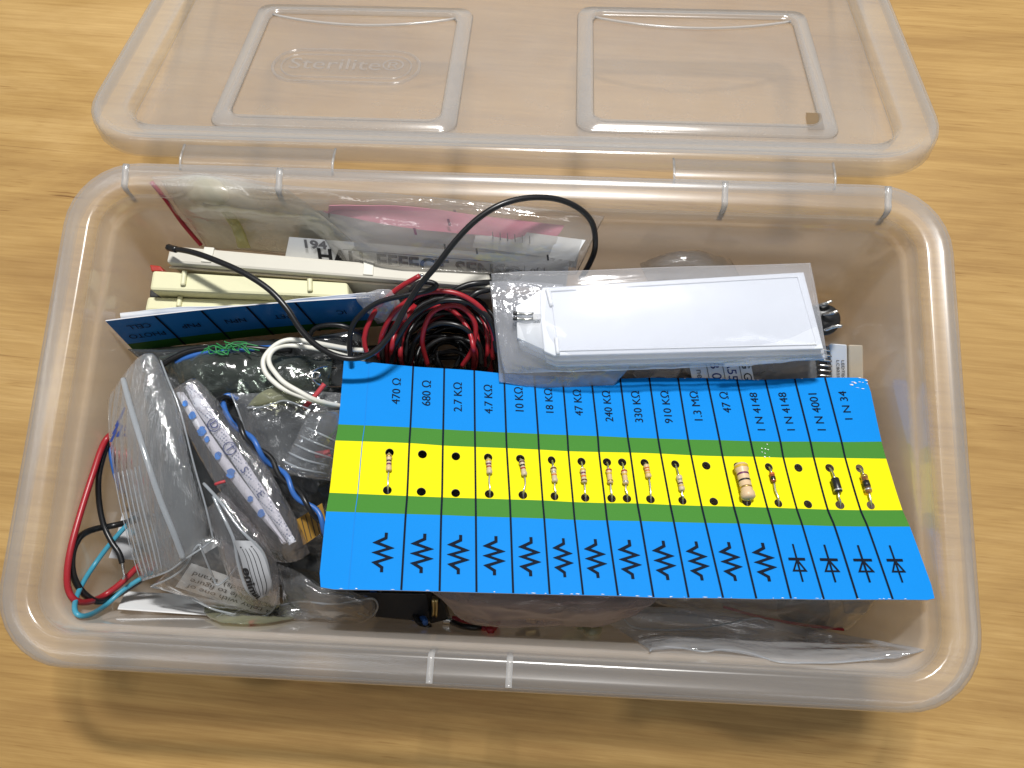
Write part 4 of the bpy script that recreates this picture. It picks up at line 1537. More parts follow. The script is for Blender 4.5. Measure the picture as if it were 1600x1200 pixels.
zz = [0.072, 0.073, 0.072, 0.070, 0.067, 0.064]
A, fa = ribbon('fabric_strip', [(290, 606), (303, 634), (324, 666), (362, 720), (412, 794), (452, 852)], [(300, 598), (318, 620), (345, 660), (385, 722), (430, 790), (463, 846)], zz, MT['weave'], 'wider dotted fabric strip with handwritten blue letters')
B, fb = ribbon('fabric_strip', [(275, 614), (289, 640), (317, 688), (352, 738), (400, 800), (440, 845)], [(287, 613), (304, 638), (332, 682), (368, 734), (412, 794), (448, 848)], [z - 0.0012 for z in zz], MT['fabric'], 'narrower white strip printed with a row of blue spots')
for i, t_ in enumerate((0.16, 0.245, 0.35, 0.41, 0.52, 0.62, 0.74, 0.83)):
    c0 = fb(0.5, t_)
    n = 12
    rr = 0.00105 + 0.0003 * (i % 3)
    pts = [c0 + Vector((rr * (1.0 + 0.25 * math.sin(3 * q + i)) * math.cos(2 * PI * q / n), rr * 1.2 * math.sin(2 * PI * q / n), 0.0006)) for q in range(n)]
    o = mesh_obj('blue_spot', pts, [tuple(range(n))], MT['ink_blue'], B, smooth=False)
for ch, t_, ring_ in (('D', 0.40, True), ('T', 0.53, True), ('S', 0.64, False), ('E', 0.75, False)):
    c0 = fa(0.55, t_)
    dx = (fa(0.55, min(1, t_ + 0.1)) - c0).normalized()
    fn = plane_fn(c0 + Vector((0, 0, 0.0002)), dx, Vector((0, 0, 1)).cross(dx), 0.0006)
    text_on('handwritten_letter', ch, fn, MT['ink_navy'], A, 0.0042, 'CENTER', 1.0)
    if ring_:
        lp = [fn(0.0024 * math.cos(q * PI / 10), 0.0024 * math.sin(q * PI / 10)) for q in range(21)]
        mesh_obj('handwritten_ring', *tube_geo(lp, 0.00018, 4, cap=False), MT['ink_navy'], A)
bagA = film('zip_bag', [
    [(266, 612, 0.070), (285, 600, 0.0735), (303, 592, 0.0735), (322, 606, 0.070)],
    [(300, 690, 0.070), (335, 676, 0.0738), (362, 672, 0.0730), (385, 690, 0.067)],
    [(348, 775, 0.066), (385, 760, 0.0705), (415, 752, 0.0700), (436, 768, 0.064)],
    [(398, 838, 0.060), (425, 838, 0.0665), (450, 832, 0.0665), (472, 830, 0.060)],
    [(432, 876, 0.054), (452, 878, 0.0565), (468, 874, 0.0565), (484, 864, 0.054)],
], MT['film_mid'], None, 50, 90, amp=0.0008, freq=110, seed=91, puff=0.0008, stretch=((0.5, -0.85, 0), 4))
tag(bagA, 'long clear bag holding the two white fabric strips', 'zip bag')

# ------------------------------------------------------------------ big rolled zip bag, front left
bag1 = film('zip_bag', [
    [(168, 625, 0.062), (192, 588, 0.069), (215, 560, 0.073), (235, 552, 0.073), (250, 562, 0.069)],
    [(172, 690, 0.063), (210, 668, 0.072), (240, 650, 0.076), (265, 640, 0.075), (280, 640, 0.069)],
    [(183, 760, 0.061), (228, 745, 0.072), (258, 735, 0.077), (285, 728, 0.076), (302, 725, 0.068)],
    [(200, 830, 0.057), (245, 818, 0.068), (275, 805, 0.073), (302, 795, 0.072), (320, 790, 0.065)],
    [(222, 906, 0.050), (262, 892, 0.060), (290, 872, 0.066), (315, 855, 0.066), (332, 842, 0.060)],
], MT['film_left'], None, 90, 120, amp=0.0006, freq=120, seed=101, puff=0.0014, stretch=((0.24, -0.97, 0), 7.0))
tag(bag1, 'large rolled clear zip bag with a bright ridge along the left wall', 'zip bag')
wire('zip_track', [(192, 592, 0.0735), (205, 640, 0.0755), (225, 705, 0.0775), (248, 775, 0.0765), (270, 830, 0.073), (286, 872, 0.068)], 0.0011, MT['zip'], bag1, n=40, sides=8)
for k in range(7):
    d = 6.5 * k
    wire('zip_track', [(178 + d, 740 - 2 * k, 0.068 + 0.0008 * k), (190 + d, 800 - 2 * k, 0.0665 + 0.0008 * k), (205 + d, 860 - 2 * k, 0.062 + 0.0008 * k), (218 + d * 0.9, 903 - 2 * k, 0.0565 + 0.0008 * k)], 0.00019 + 0.00005 * (k % 3), MT['zip'], bag1, n=20, sides=5)
for (x0, y0) in ((186, 640), (180, 652), (176, 664), (172, 676), (182, 668)):
    mesh_obj('blue_print', [P(x0 + 8, y0 - 4, 0.070), P(x0 + 11, y0 - 3, 0.070), P(x0 + 3, y0 + 15, 0.0695), P(x0 - 1, y0 + 14, 0.0695)], [(0, 1, 2, 3)], MT['ink_navy'], bag1, smooth=False)

# bag with the folded note
nq = [(287, 872), (376, 905), (430, 935), (414, 962), (330, 938), (272, 918)]
note_q = [P(299, 880, 0.052), P(437, 927, 0.050), P(418, 963, 0.040), P(274, 917, 0.042)]
note = slab('printed_note', note_q, 0.0003, MT['paper'], None, 0)
tag(note, 'white note with upside down print about a relay, inside the front bag', 'note')
nf = quad_fn(note_q, 0.0004)
Ln = (note_q[1] - note_q[0]).length
Hn = (note_q[3] - note_q[0]).length
for t_, txt, s0 in ((0.80, 'e a relay with one of', 0.10), (0.56, 'not be able to figure', 0.09), (0.30, '3 leads). Brand', 0.07)):
    text_on('note_lettering', txt, lambda x, y, t_=t_, s0=s0: nf(s0 - x / Ln, t_ + y / Hn), MT['ink_dark'], note, 0.0042, 'RIGHT', 1.05)
bag2 = film('zip_bag', [
    [(236, 916, 0.050), (270, 885, 0.060), (303, 850, 0.066), (335, 838, 0.064), (375, 862, 0.060), (405, 880, 0.058)],
    [(262, 922, 0.047), (295, 905, 0.056), (325, 885, 0.060), (360, 880, 0.060), (395, 895, 0.058), (425, 912, 0.054)],
    [(300, 935, 0.044), (330, 925, 0.050), (355, 915, 0.054), (385, 912, 0.054), (415, 920, 0.052), (435, 930, 0.048)],
    [(330, 951, 0.041), (352, 950, 0.044), (378, 952, 0.046), (398, 958, 0.046), (418, 958, 0.044), (432, 946, 0.043)],
], MT['film'], None, 70, 50, amp=0.0008, freq=80, seed=111, puff=0.0016)
tag(bag2, 'clear bag at the front left holding the upside down printed note', 'zip bag')
o = mesh_obj('paper_corner', PP([(318, 866, 0.060), (316, 842, 0.062), (335, 841, 0.061), (341, 852, 0.059)]), [(0, 1, 2, 3)], MT['paper'], None, smooth=False)
solidify(o, 0.0003)
tag(o, 'bright white paper corner above the printed note', 'paper')

# curled ruled label
th = empty('curled_label', P(395, 890, 0.05))
tag(th, 'curled ruled label with bold slanted print, right of the printed note', 'label')
cl = [(365, 845), (375, 870), (383, 900), (392, 925), (405, 937)]
cr = [(392, 845), (410, 866), (420, 895), (424, 915), (418, 930)]
zc = [0.072, 0.072, 0.070, 0.066, 0.062]
Lc = catmull([P(x, y, q) for (x, y), q in zip(cl, zc)], 30)
Rc = catmull([P(x, y, q) for (x, y), q in zip(cr, zc)], 30)


def clab(s, t_, l=0.0):
    t_ = min(1, max(0, t_)) * 29
    i = min(28, int(t_))
    fr_ = t_ - i
    a = Vector(Lc[i]).lerp(Vector(Lc[i + 1]), fr_)
    b = Vector(Rc[i]).lerp(Vector(Rc[i + 1]), fr_)
    return a.lerp(b, s) + Vector((0, 0, 0.0018 * math.sin(PI * s) + l))


v, f = [], []
for j in range(30):
    for i in range(9):
        v.append(clab(i / 8, j / 29))
for j in range(29):
    for i in range(8):
        f.append(((j + 1) * 9 + i, (j + 1) * 9 + i + 1, j * 9 + i + 1, j * 9 + i))
o = mesh_obj('label_paper', v, f, MT['label_grey'], th)
solidify(o, 0.0003, -1)
for s in (0.30, 0.47, 0.64, 0.81):
    vv = []
    for t_ in np.linspace(0.14, 0.95, 24):
        vv += [clab(s, t_, 0.0003), clab(s + 0.028, t_, 0.0003)]
    mesh_obj('ruled_line', vv, [(2 * k, 2 * k + 1, 2 * k + 3, 2 * k + 2) for k in range(23)], MT['ink_dark'], th)
mesh_obj('ruled_line', [clab(0.25, 0.10, 0.0003), clab(0.85, 0.10, 0.0003), clab(0.85, 0.125, 0.0003), clab(0.25, 0.125, 0.0003)], [(0, 1, 2, 3)], MT['ink_dark'], th)
text_on('label_lettering', 'Jamine', lambda x, y: clab(0.16 + y * 105, 0.97 - x / 0.026, 0.0004), MT['ink_dark'], th, 0.0056, 'LEFT', 1.0, 0.0002)
bag3 = film('zip_bag', [
    [(305, 800, 0.064), (330, 790, 0.068), (345, 770, 0.069), (375, 800, 0.064)],
    [(335, 835, 0.063), (350, 835, 0.068), (380, 825, 0.069), (410, 838, 0.064)],
    [(350, 880, 0.060), (365, 880, 0.066), (405, 870, 0.066), (432, 880, 0.060)],
    [(370, 925, 0.056), (385, 925, 0.060), (415, 912, 0.062), (436, 915, 0.056)],
    [(400, 948, 0.048), (410, 948, 0.051), (425, 946, 0.051), (437, 944, 0.048)],
], MT['film_mid'], None, 50, 70, amp=0.0008, freq=120, seed=121, puff=0.0007, stretch=((0.4, -0.9, 0), 2.5))
tag(bag3, 'narrow grey clear bag wrapped round the curled ruled label', 'zip bag')
for k, pts in enumerate(([(333, 775, 0.071), (345, 800, 0.071), (356, 822, 0.071), (366, 846, 0.070), (372, 880, 0.068), (384, 918, 0.064), (398, 936, 0.058)],
                         [(318, 755, 0.070), (345, 785, 0.071), (370, 820, 0.071), (388, 840, 0.0705), (408, 860, 0.069), (418, 885, 0.067), (425, 925, 0.061)])):
    wire('bag_edge', pts, 0.0006, MT['zip'], bag3, n=40, sides=5)
wire('seal_line', [(336, 757, 0.071), (344, 754, 0.0715), (352, 752, 0.071)], 0.0006, MT['seal_faded'], bag3, n=8, sides=6)
bag4 = film('zip_bag', [
    [(435, 880, 0.040), (470, 895, 0.045), (500, 915, 0.045), (540, 925, 0.042)],
    [(440, 915, 0.035), (480, 925, 0.042), (520, 935, 0.042), (582, 935, 0.038)],
    [(442, 945, 0.026), (490, 948, 0.032), (540, 958, 0.032), (588, 955, 0.028)],
    [(400, 970, 0.016), (470, 965, 0.020), (520, 968, 0.018), (575, 964, 0.020)],
], MT['film_grey'], None, 60, 40, amp=0.0020, freq=80, seed=131, puff=0.002)
tag(bag4, 'rolled grey clear bag at the front, below the card\'s lower left corner', 'zip bag')
o = film('olive_bag', [
    [(315, 945, 0.020), (380, 950, 0.022), (440, 945, 0.024), (470, 945, 0.022)],
    [(322, 962, 0.014), (370, 968, 0.015), (430, 966, 0.016), (470, 960, 0.016)],
    [(345, 974, 0.010), (380, 976, 0.010), (420, 974, 0.010), (460, 966, 0.010)],
], MT['yellow_zip'], None, 40, 14, amp=0.0012, freq=80, seed=135, puff=0.001)
tag(o, 'olive tinted bag fold under the front left note bag', 'zip bag')
wire('seal_line', [(392, 973, 0.014), (402, 968, 0.015), (411, 963, 0.016)], 0.0010, MT['seal_red'], o, n=8, sides=6)
o = paper('white_card', [
    [(196, 925, 0.012), (300, 930, 0.012), (430, 938, 0.012)],
    [(184, 951, 0.006), (300, 959, 0.006), (436, 968, 0.006)]], MT['paper'], None, 16, 6, thick=0.0006)
tag(o, 'white card lying flat at the bottom of the box, front left', 'card')
o = paper('printed_leaflet', [
    [(192, 800, 0.036), (215, 800, 0.036)],
    [(178, 850, 0.030), (220, 850, 0.030)],
    [(170, 872, 0.026), (225, 876, 0.026)]], MT['paper_grey'], None, 10, 10)
tag(o, 'grey white leaflet edge under the left bag, behind the cyan wire', 'leaflet')
text_on('leaflet_lettering', 'Rosewill', px_plane((198, 843), (188, 842), (198, 852), 0.032, 0.001), MT['ink_dark'], o, 0.0042, 'CENTER', 1.0)

# ------------------------------------------------------------------ wires
th = empty('hookup_wire', P(600, 480, 0.06))
tag(th, 'thick black wire arching high over the coil, cut end at the back left', 'wire')
bw = [(268, 388, 0.071), (300, 394, 0.076), (335, 406, 0.079), (380, 426, 0.081), (420, 452, 0.081), (448, 482, 0.080), (470, 515, 0.0775), (495, 540, 0.0745), (525, 556, 0.0715), (556, 560, 0.070), (585, 549, 0.0715),
      (612, 520, 0.074), (634, 480, 0.078), (655, 447, 0.082), (682, 415, 0.086), (712, 376, 0.090), (745, 343, 0.093), (782, 320, 0.094), (825, 309, 0.092), (870, 311, 0.088), (905, 326, 0.083), (926, 350, 0.076), (930, 385, 0.068), (922, 410, 0.060), (908, 435, 0.052)]
wire('insulation', bw, 0.00118, MT['black_wire'], th, n=170, sides=10)
o = wire('cut_end', [(262, 386, 0.0705), (268, 388, 0.071), (276, 390, 0.0725)], 0.0014, MT['black_wire'], th, n=6, sides=6)


def coil(cx, cy, rx, ry, z0, z1, turns, seed, wob):
    rnd = random.Random(seed)
    pts = []
    n = turns * 28
    ph = [rnd.uniform(0, 6.28) for _ in range(6)]
    for i in range(n + 1):
        a = 2 * PI * i / 28
        t_ = i / n
        k = 1 + wob * math.sin(a * 0.37 + ph[0]) + wob * 0.6 * math.sin(a * 1.13 + ph[1])
        x = cx + rx * k * math.cos(a + ph[2]) + 5 * math.sin(a * 0.21 + ph[3])
        y = cy + ry * k * math.sin(a + ph[2]) + 6 * math.sin(a * 0.29 + ph[4])
        z = z0 + (z1 - z0) * t_ + 0.003 * math.sin(a * 0.61 + ph[5])
        if y > 556:
            z = min(z, max(0.012, 0.047 - 0.0012 * (y - 556)))
        pts.append((x, y, z))
    return pts


cb = coil(692, 556, 76, 84, 0.020, 0.054, 13, 5, 0.17)
o = tube('wire_coil', PP(cb), 0.00112, MT['black_wire'], None, n=len(cb), sides=8)
tag(o, 'loose coil of black wire behind the middle of the bright card', 'wire coil')
cr_ = coil(690, 554, 70, 88, 0.026, 0.056, 7, 12, 0.2)
cr_ += [(585, 552, 0.057), (570, 540, 0.060), (572, 515, 0.063), (590, 480, 0.066), (620, 452, 0.070), (645, 437, 0.073), (656, 431, 0.074)]
o = tube('wire_coil', PP(cr_), 0.00105, MT['red_wire'], None, n=len(cr_) * 2, sides=8)
tag(o, 'coil of red wire tangled with the black coil, stripped end pointing up', 'wire coil')
wire('stripped_end', [(656, 431, 0.074), (661, 429, 0.0745)], 0.0006, MT['metal'], o, n=4, sides=6)
# the hollow of the coils
cb2 = coil(700, 566, 48, 42, 0.012, 0.034, 18, 21, 0.45)
o = tube('wire_coil', PP(cb2), 0.0011, MT['black_wire'], None, n=len(cb2), sides=8)
tag(o, 'inner tight coil of black wire deep in the middle of the box', 'wire coil')
for lbl, pts, r in (
        ('black wire arching loosely over the top of the coils, nearest the panel bag', [(612, 566, 0.044), (622, 530, 0.056), (648, 492, 0.064), (690, 470, 0.067), (735, 474, 0.066), (765, 500, 0.062), (776, 540, 0.052), (778, 566, 0.044)], 0.0011),
        ('black wire bent in a tight arch inside the coils', [(640, 566, 0.040), (652, 528, 0.052), (684, 506, 0.058), (724, 512, 0.058), (748, 540, 0.050), (752, 568, 0.042)], 0.0011),
        ('thin black wire curving across the red wires toward the back card', [(548, 560, 0.060), (546, 530, 0.064), (556, 500, 0.068), (588, 474, 0.072), (630, 462, 0.0745), (665, 455, 0.075), (682, 447, 0.0755), (672, 441, 0.0755), (655, 442, 0.0755), (640, 455, 0.074)], 0.0011),
        ('short black wire looping below the dark blue card', [(481, 533, 0.056), (490, 515, 0.060), (510, 508, 0.062), (535, 509, 0.062), (552, 516, 0.060), (566, 523, 0.056)], 0.0010),
        ('black wire running from the coil under the panel bag, upper one', [(690, 476, 0.062), (705, 458, 0.064), (728, 446, 0.064), (752, 442, 0.063), (790, 440, 0.058)], 0.0013),
        ('black wire running from the coil under the panel bag, lower one', [(722, 480, 0.058), (735, 465, 0.060), (752, 455, 0.060), (790, 450, 0.056)], 0.0013),
        ('black wire dropping from the white loop into the dark bags', [(430, 545, 0.050), (460, 548, 0.052), (475, 560, 0.052), (482, 578, 0.050), (492, 590, 0.046)], 0.0013)):
    o = wire('hookup_wire', pts, r, MT['black_wire'], None, n=60)
    tag(o, lbl, 'wire', 'loose black wires')
for lbl, pts in (('red wire arching over the coils from the stripped end side', [(592, 560, 0.046), (598, 520, 0.058), (622, 482, 0.066), (664, 458, 0.0695), (712, 458, 0.0695), (752, 482, 0.065), (770, 520, 0.057), (770, 560, 0.046)]),
                 ('red wire in a narrow leaning arch at the middle of the coils', [(668, 570, 0.040), (660, 530, 0.053), (676, 488, 0.062), (716, 478, 0.063), (742, 505, 0.058), (738, 545, 0.050), (722, 572, 0.042)])):
    o = wire('hookup_wire', pts, 0.00105, MT['red_wire'], None, n=60)
    tag(o, lbl, 'wire', 'loose red wires')

th = empty('twin_lead', P(470, 590, 0.06))
tag(th, 'pair of white wires bent in a wide loop left of the bright card', 'wire')
wire('strand', [(575, 548, 0.052), (545, 545, 0.056), (495, 536, 0.064), (479, 533, 0.066), (453, 531, 0.068), (434, 537, 0.069), (418, 551, 0.0695), (411, 566, 0.0700), (416, 584, 0.0705), (434, 602, 0.071), (452, 612, 0.071), (476, 621, 0.071), (498, 628, 0.067), (530, 637, 0.056), (560, 644, 0.046)], 0.0010, MT['white_wire'], th, n=90)
wire('strand', [(570, 562, 0.050), (543, 557, 0.054), (509, 548, 0.061), (476, 542, 0.065), (448, 540, 0.067), (430, 545, 0.069), (421, 556, 0.070), (421, 568, 0.071), (428, 580, 0.072), (443, 597, 0.0725), (466, 611, 0.0725), (493, 625, 0.069), (530, 634, 0.058), (560, 640, 0.047)], 0.0010, MT['white_wire'], th, n=90)


def twisted(name, label, pix, r, pitch, matA, matB, n=160):
    th_ = empty(name, P(*pix[len(pix) // 2]))
    tag(th_, label, 'wire')
    c = catmull(PP(pix), n)
    L = 0
    A_, B_ = [], []
    for i in range(n):
        p = Vector(c[i])
        if i:
            L += (p - Vector(c[i - 1])).length
        t_ = (Vector(c[min(i + 1, n - 1)]) - Vector(c[max(i - 1, 0)])).normalized()
        a = Vector((0, 0, 1)) - t_ * t_.z
        a.normalize()
        b = t_.cross(a)
        w = 2 * PI * L / pitch
        off = (a * math.cos(w) + b * math.sin(w)) * r * 1.02
        A_.append(p + off)
        B_.append(p - off)
    for P_, m_ in ((A_, matA), (B_, matB)):
        v_, f_ = tube_geo(P_, r, 8)
        mesh_obj('strand', v_, f_, m_, th_)
    return th_


twisted('twisted_pair', 'twisted blue and black wires running down to the card\'s left edge', [(372, 624, 0.060), (355, 622, 0.062), (345, 630, 0.069), (350, 643, 0.0695), (366, 658, 0.070), (386, 682, 0.071), (404, 702, 0.070), (428, 727, 0.066), (446, 748, 0.066), (468, 776, 0.066), (490, 798, 0.065), (505, 820, 0.063), (520, 850, 0.058)], 0.00105, 0.019, MT['blue_wire'], MT['black_wire'])
twisted('twisted_pair', 'blue and black wires emerging at the box\'s front under the card', [(575, 905, 0.030), (592, 928, 0.026), (612, 948, 0.022), (640, 958, 0.018), (668, 976, 0.012)], 0.0012, 0.022, MT['blue_wire'], MT['black_wire'], 60)
th = empty('wire_pair', P(340, 550, 0.055))
tag(th, 'blue and black wires lying side by side below the dark blue card', 'wire')
wire('strand', [(246, 575, 0.060), (270, 560, 0.062), (300, 548, 0.0625), (340, 544, 0.0625), (385, 543, 0.062), (420, 546, 0.060), (455, 548, 0.055)], 0.0012, MT['black_wire'], th, n=50)
wire('strand', [(275, 566, 0.060), (295, 558, 0.0615), (325, 550, 0.0620), (360, 548, 0.0620), (395, 545, 0.0615), (425, 543, 0.058)], 0.00115, MT['blue_wire'], th, n=50)
th = empty('fibre_tangle', P(350, 545, 0.06))
tag(th, 'tangle of hair thin green wire on the blue and black wires', 'wire tangle')
rnd = random.Random(3)
for k in range(7):
    x, y = 318 + rnd.uniform(0, 20), 548 + rnd.uniform(-4, 4)
    pts = []
    for j in range(7):
        pts.append((x + rnd.uniform(-10, 10), y + rnd.uniform(-9, 7), 0.066 + rnd.uniform(-0.001, 0.001)))
        x += rnd.uniform(4, 15)
        y += rnd.uniform(-2.5, 1.2)
    wire('fibre', pts, 0.00022, MT['green_wire'], th, n=60, sides=5)

# navy coil and silver wire ring near the card corner
o = tube('wire_coil', PP(coil(525, 575, 30, 20, 0.040, 0.047, 4, 31, 0.1)), 0.0011, MT['navy_wire'], None, n=160, sides=7)
tag(o, 'small dark navy coil at the card\'s upper left corner', 'wire coil')
o = wire('bare_wire', [(560, 580, 0.046), (530, 575, 0.050), (505, 573, 0.060), (488, 580, 0.0645), (480, 586, 0.064), (492, 592, 0.064), (500, 584, 0.0648), (490, 582, 0.065), (489, 594, 0.0648), (505, 603, 0.060), (530, 604, 0.052), (560, 600, 0.046)], 0.00042, MT['metal'], None, n=80, sides=6)
tag(o, 'thin silver bare wire loop by the navy coil', 'wire')

# wires by the left wall
o = wire('hookup_wire', [(185, 672, 0.058), (168, 684, 0.057), (157, 705, 0.056), (147, 735, 0.055), (134, 775, 0.0535), (121, 818, 0.052), (110, 860, 0.0505), (105, 895, 0.049), (107, 922, 0.048), (118, 938, 0.047), (136, 941, 0.0465), (160, 932, 0.046), (188, 912, 0.045), (215, 886, 0.044), (235, 870, 0.043)], 0.00125, MT['red_wire'], None, n=90)
tag(o, 'red wire looping beside the left wall of the box', 'wire')
th = empty('hookup_wire', P(165, 780, 0.05))
tag(th, 'black wire with a bare silver tip hanging by the left wall', 'wire')
wire('insulation', [(185, 676, 0.0560), (170, 690, 0.0555), (160, 718, 0.055), (154, 748, 0.0545), (155, 785, 0.054), (162, 820, 0.0535), (174, 846, 0.053), (186, 864, 0.0525), (191, 880, 0.052)], 0.00115, MT['black_wire'], th, n=60)
wire('bare_tip', [(191, 878, 0.052), (192, 890, 0.0515), (194, 900, 0.051), (191, 905, 0.051)], 0.0006, MT['metal'], th, n=14, sides=6)
o = wire('hookup_wire', [(215, 812, 0.050), (178, 821, 0.049), (147, 827, 0.048), (126, 838, 0.047), (114, 862, 0.0465), (113, 890, 0.0455), (120, 912, 0.045), (134, 930, 0.0435), (153, 940, 0.043), (178, 932, 0.0425), (205, 916, 0.042), (228, 900, 0.041)], 0.0013, MT['black_wire'], None, n=80)
tag(o, 'black wire crossing under the red one in a round loop, left wall', 'wire')
o = wire('hookup_wire', [(212, 808, 0.051), (197, 822, 0.0515), (172, 850, 0.0515), (148, 882, 0.0505), (130, 910, 0.0490), (119, 935, 0.0475), (117, 953, 0.0465), (125, 962, 0.046), (142, 960, 0.0455), (165, 946, 0.045), (190, 924, 0.0445), (212, 909, 0.044), (235, 895, 0.043)], 0.0010, MT['cyan_wire'], None, n=80)
tag(o, 'light blue thin wire in a long loop nearest the front left corner', 'wire')
o = wire('hookup_wire', [(172, 690, 0.054), (175, 715, 0.054), (182, 745, 0.053), (192, 770, 0.050)], 0.0012, MT['blue_wire'], None, n=30)
tag(o, 'short length of blue wire behind the left edge of the rolled bag', 'wire')

# ------------------------------------------------------------------ front edge, under the card
th = empty('power_lead', P(720, 968, 0.01))
tag(th, 'short red and black lead with metal plug lying at the front of the box', 'lead')
wire('red_strand', [(706, 967, 0.018), (728, 970, 0.018), (748, 979, 0.017), (762, 981, 0.017), (772, 972, 0.018), (773, 962, 0.019)], 0.0014, MT['red_wire'], th, n=40)
wire('black_strand', [(706, 972, 0.016), (725, 979, 0.015), (745, 981, 0.014), (765, 978, 0.015), (776, 968, 0.017)], 0.0013, MT['black_wire'], th, n=40)
wire('plug', [(692, 969, 0.018), (700, 969, 0.018), (708, 970, 0.018)], 0.0016, MT['metal'], th, n=6, sides=10)
for k in range(4):
    a = 762 + 4 * k
    wire('heat_shrink', [(a, 980 - 3 * k, 0.0185), (a + 5, 985 - 4 * k, 0.0175)], 0.0016, MT['red_wire'], th, n=4)
th = empty('jack_socket', P(680, 960, 0.015))
tag(th, 'black socket with two brass pins below the card at the front', 'socket')
slab('socket_body', [P(664, 938, 0.022), P(690, 935, 0.022), P(700, 968, 0.020), P(672, 975, 0.020)], 0.012, MT['black'], th)
for x in (676, 681):
    wire('brass_pin', [(x, 963, 0.026), (x + 1, 950, 0.029), (x + 1, 937, 0.032)], 0.0007, MT['brass'], th, n=8, sides=6)
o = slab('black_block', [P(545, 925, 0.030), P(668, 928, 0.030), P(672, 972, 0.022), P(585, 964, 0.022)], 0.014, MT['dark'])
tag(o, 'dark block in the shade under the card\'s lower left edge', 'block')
pb = film('pink_bag', [
    [(640, 900, 0.060), (760, 905, 0.064), (880, 910, 0.064), (1040, 915, 0.058)],
    [(690, 935, 0.058), (770, 937, 0.064), (880, 940, 0.064), (1020, 942, 0.060)],
    [(712, 955, 0.050), (780, 958, 0.056), (880, 960, 0.056), (985, 960, 0.052)],
    [(722, 966, 0.042), (780, 967, 0.044), (870, 966, 0.044), (950, 966, 0.044)],
], MT['film_pink'], None, 80, 30, amp=0.0022, freq=110, seed=141, puff=0.0012, stretch=((1, 0, 0), 4))
tag(pb, 'pinkish antistatic bag rolled beneath the card\'s front edge', 'antistatic bag')
o = slab('ribbon_clip', [P(805, 963, 0.012), P(846, 965, 0.012), P(838, 976, 0.010), P(815, 968, 0.010)], 0.004, MT['dark'])
tag(o, 'small dark clip under the pinkish bag', 'clip')
wire('brass_pin', [(822, 969, 0.0135), (838, 973, 0.0135)], 0.0007, MT['brass'], o, n=4, sides=6)
for (x, y, rr, lbl) in ((893, 962, 11, 'leftmost pale nylon ring at the front of the box'), (912, 974, 10, 'middle pale nylon ring between two others'), (926, 982, 9, 'pale nylon ring tucked under the front right bag')):
    pts = [(x + rr * math.cos(2 * PI * k / 16), y + 0.7 * rr * math.sin(2 * PI * k / 16), 0.012 + 0.002 * math.sin(k)) for k in range(17)]
    o = wire('nylon_ring', pts, 0.0016, MT['nylon'], None, n=40)
    tag(o, lbl, 'ring', 'pale nylon rings')

# front right bags
rb = film('zip_bag', [
    [(990, 925, 0.045), (1120, 925, 0.047), (1260, 928, 0.047), (1372, 930, 0.040)],
    [(1040, 945, 0.036), (1140, 948, 0.040), (1260, 952, 0.040), (1355, 955, 0.034)],
    [(1110, 962, 0.028), (1180, 968, 0.031), (1260, 978, 0.031), (1322, 984, 0.028)],
], MT['film_grey'], None, 70, 24, amp=0.0013, freq=80, seed=151, puff=0.0016)
tag(rb, 'grey clear bag with a red seal line below the card\'s right half', 'zip bag')
wire('seal_line', [(1130, 948, 0.0395), (1180, 962, 0.038), (1240, 974, 0.036), (1318, 984, 0.033)], 0.0006, MT['seal_red'], rb, n=30, sides=5)
v, f = lathe_geo(P(1255, 955, 0.018), P(1255, 947, 0.030), [(0, 0.0001), (0.01, 0.010), (0.5, 0.0105), (0.95, 0.010), (1, 0.0001)], 28)
o = mesh_obj('speaker_disc', v, f, MT['dark'])
tag(o, 'dark round disc inside the bag with the red seal line', 'disc')
wire('rim_seam', [(1255 + 32 * math.cos(2 * PI * k / 20), 948 + 22 * math.sin(2 * PI * k / 20), 0.0302) for k in range(21)], 0.0005, MT['black'], o, n=40, sides=5)
o = slab('metal_bracket', [P(1318, 940, 0.034), P(1362, 940, 0.034), P(1352, 962, 0.028), P(1320, 958, 0.028)], 0.002, MT['paper_grey'])
tag(o, 'pale grey bracket at the right end under the card', 'bracket')
fb_ = film('clear_bag', [
    [(905, 950, 0.034), (1000, 948, 0.038), (1100, 952, 0.040), (1200, 968, 0.038), (1310, 990, 0.034), (1445, 1016, 0.030)],
    [(940, 968, 0.032), (1010, 970, 0.038), (1100, 976, 0.040), (1200, 990, 0.038), (1300, 1006, 0.034), (1435, 1020, 0.030)],
    [(985, 996, 0.031), (1040, 994, 0.037), (1110, 996, 0.039), (1200, 1010, 0.037), (1300, 1020, 0.033), (1420, 1023, 0.030)],
    [(1016, 1017, 0.030), (1070, 1014, 0.033), (1150, 1020, 0.034), (1230, 1036, 0.033), (1310, 1035, 0.031), (1400, 1027, 0.029)],
], MT['film_flap'], None, 90, 40, amp=0.0008, freq=80, seed=161, puff=0.0018, stretch=((1, -0.15, 0), 3))
tag(fb_, 'empty clear bag with wavy edges in the front right corner', 'plastic bag')
wire('bag_edge', [(1016, 1017, 0.031), (1024, 1010, 0.0325), (1060, 1012, 0.0335), (1100, 1018, 0.034), (1130, 1015, 0.0345), (1170, 1020, 0.0345), (1215, 1034, 0.034), (1260, 1036, 0.033), (1310, 1035, 0.032), (1400, 1027, 0.030)], 0.00035, MT['zip'], fb_, n=60, sides=5)
wire('bag_edge', [(975, 968, 0.040), (990, 980, 0.0405), (1025, 984, 0.041), (1080, 983, 0.042), (1130, 976, 0.0425), (1180, 966, 0.042), (1200, 972, 0.041)], 0.00035, MT['zip'], fb_, n=50, sides=5)

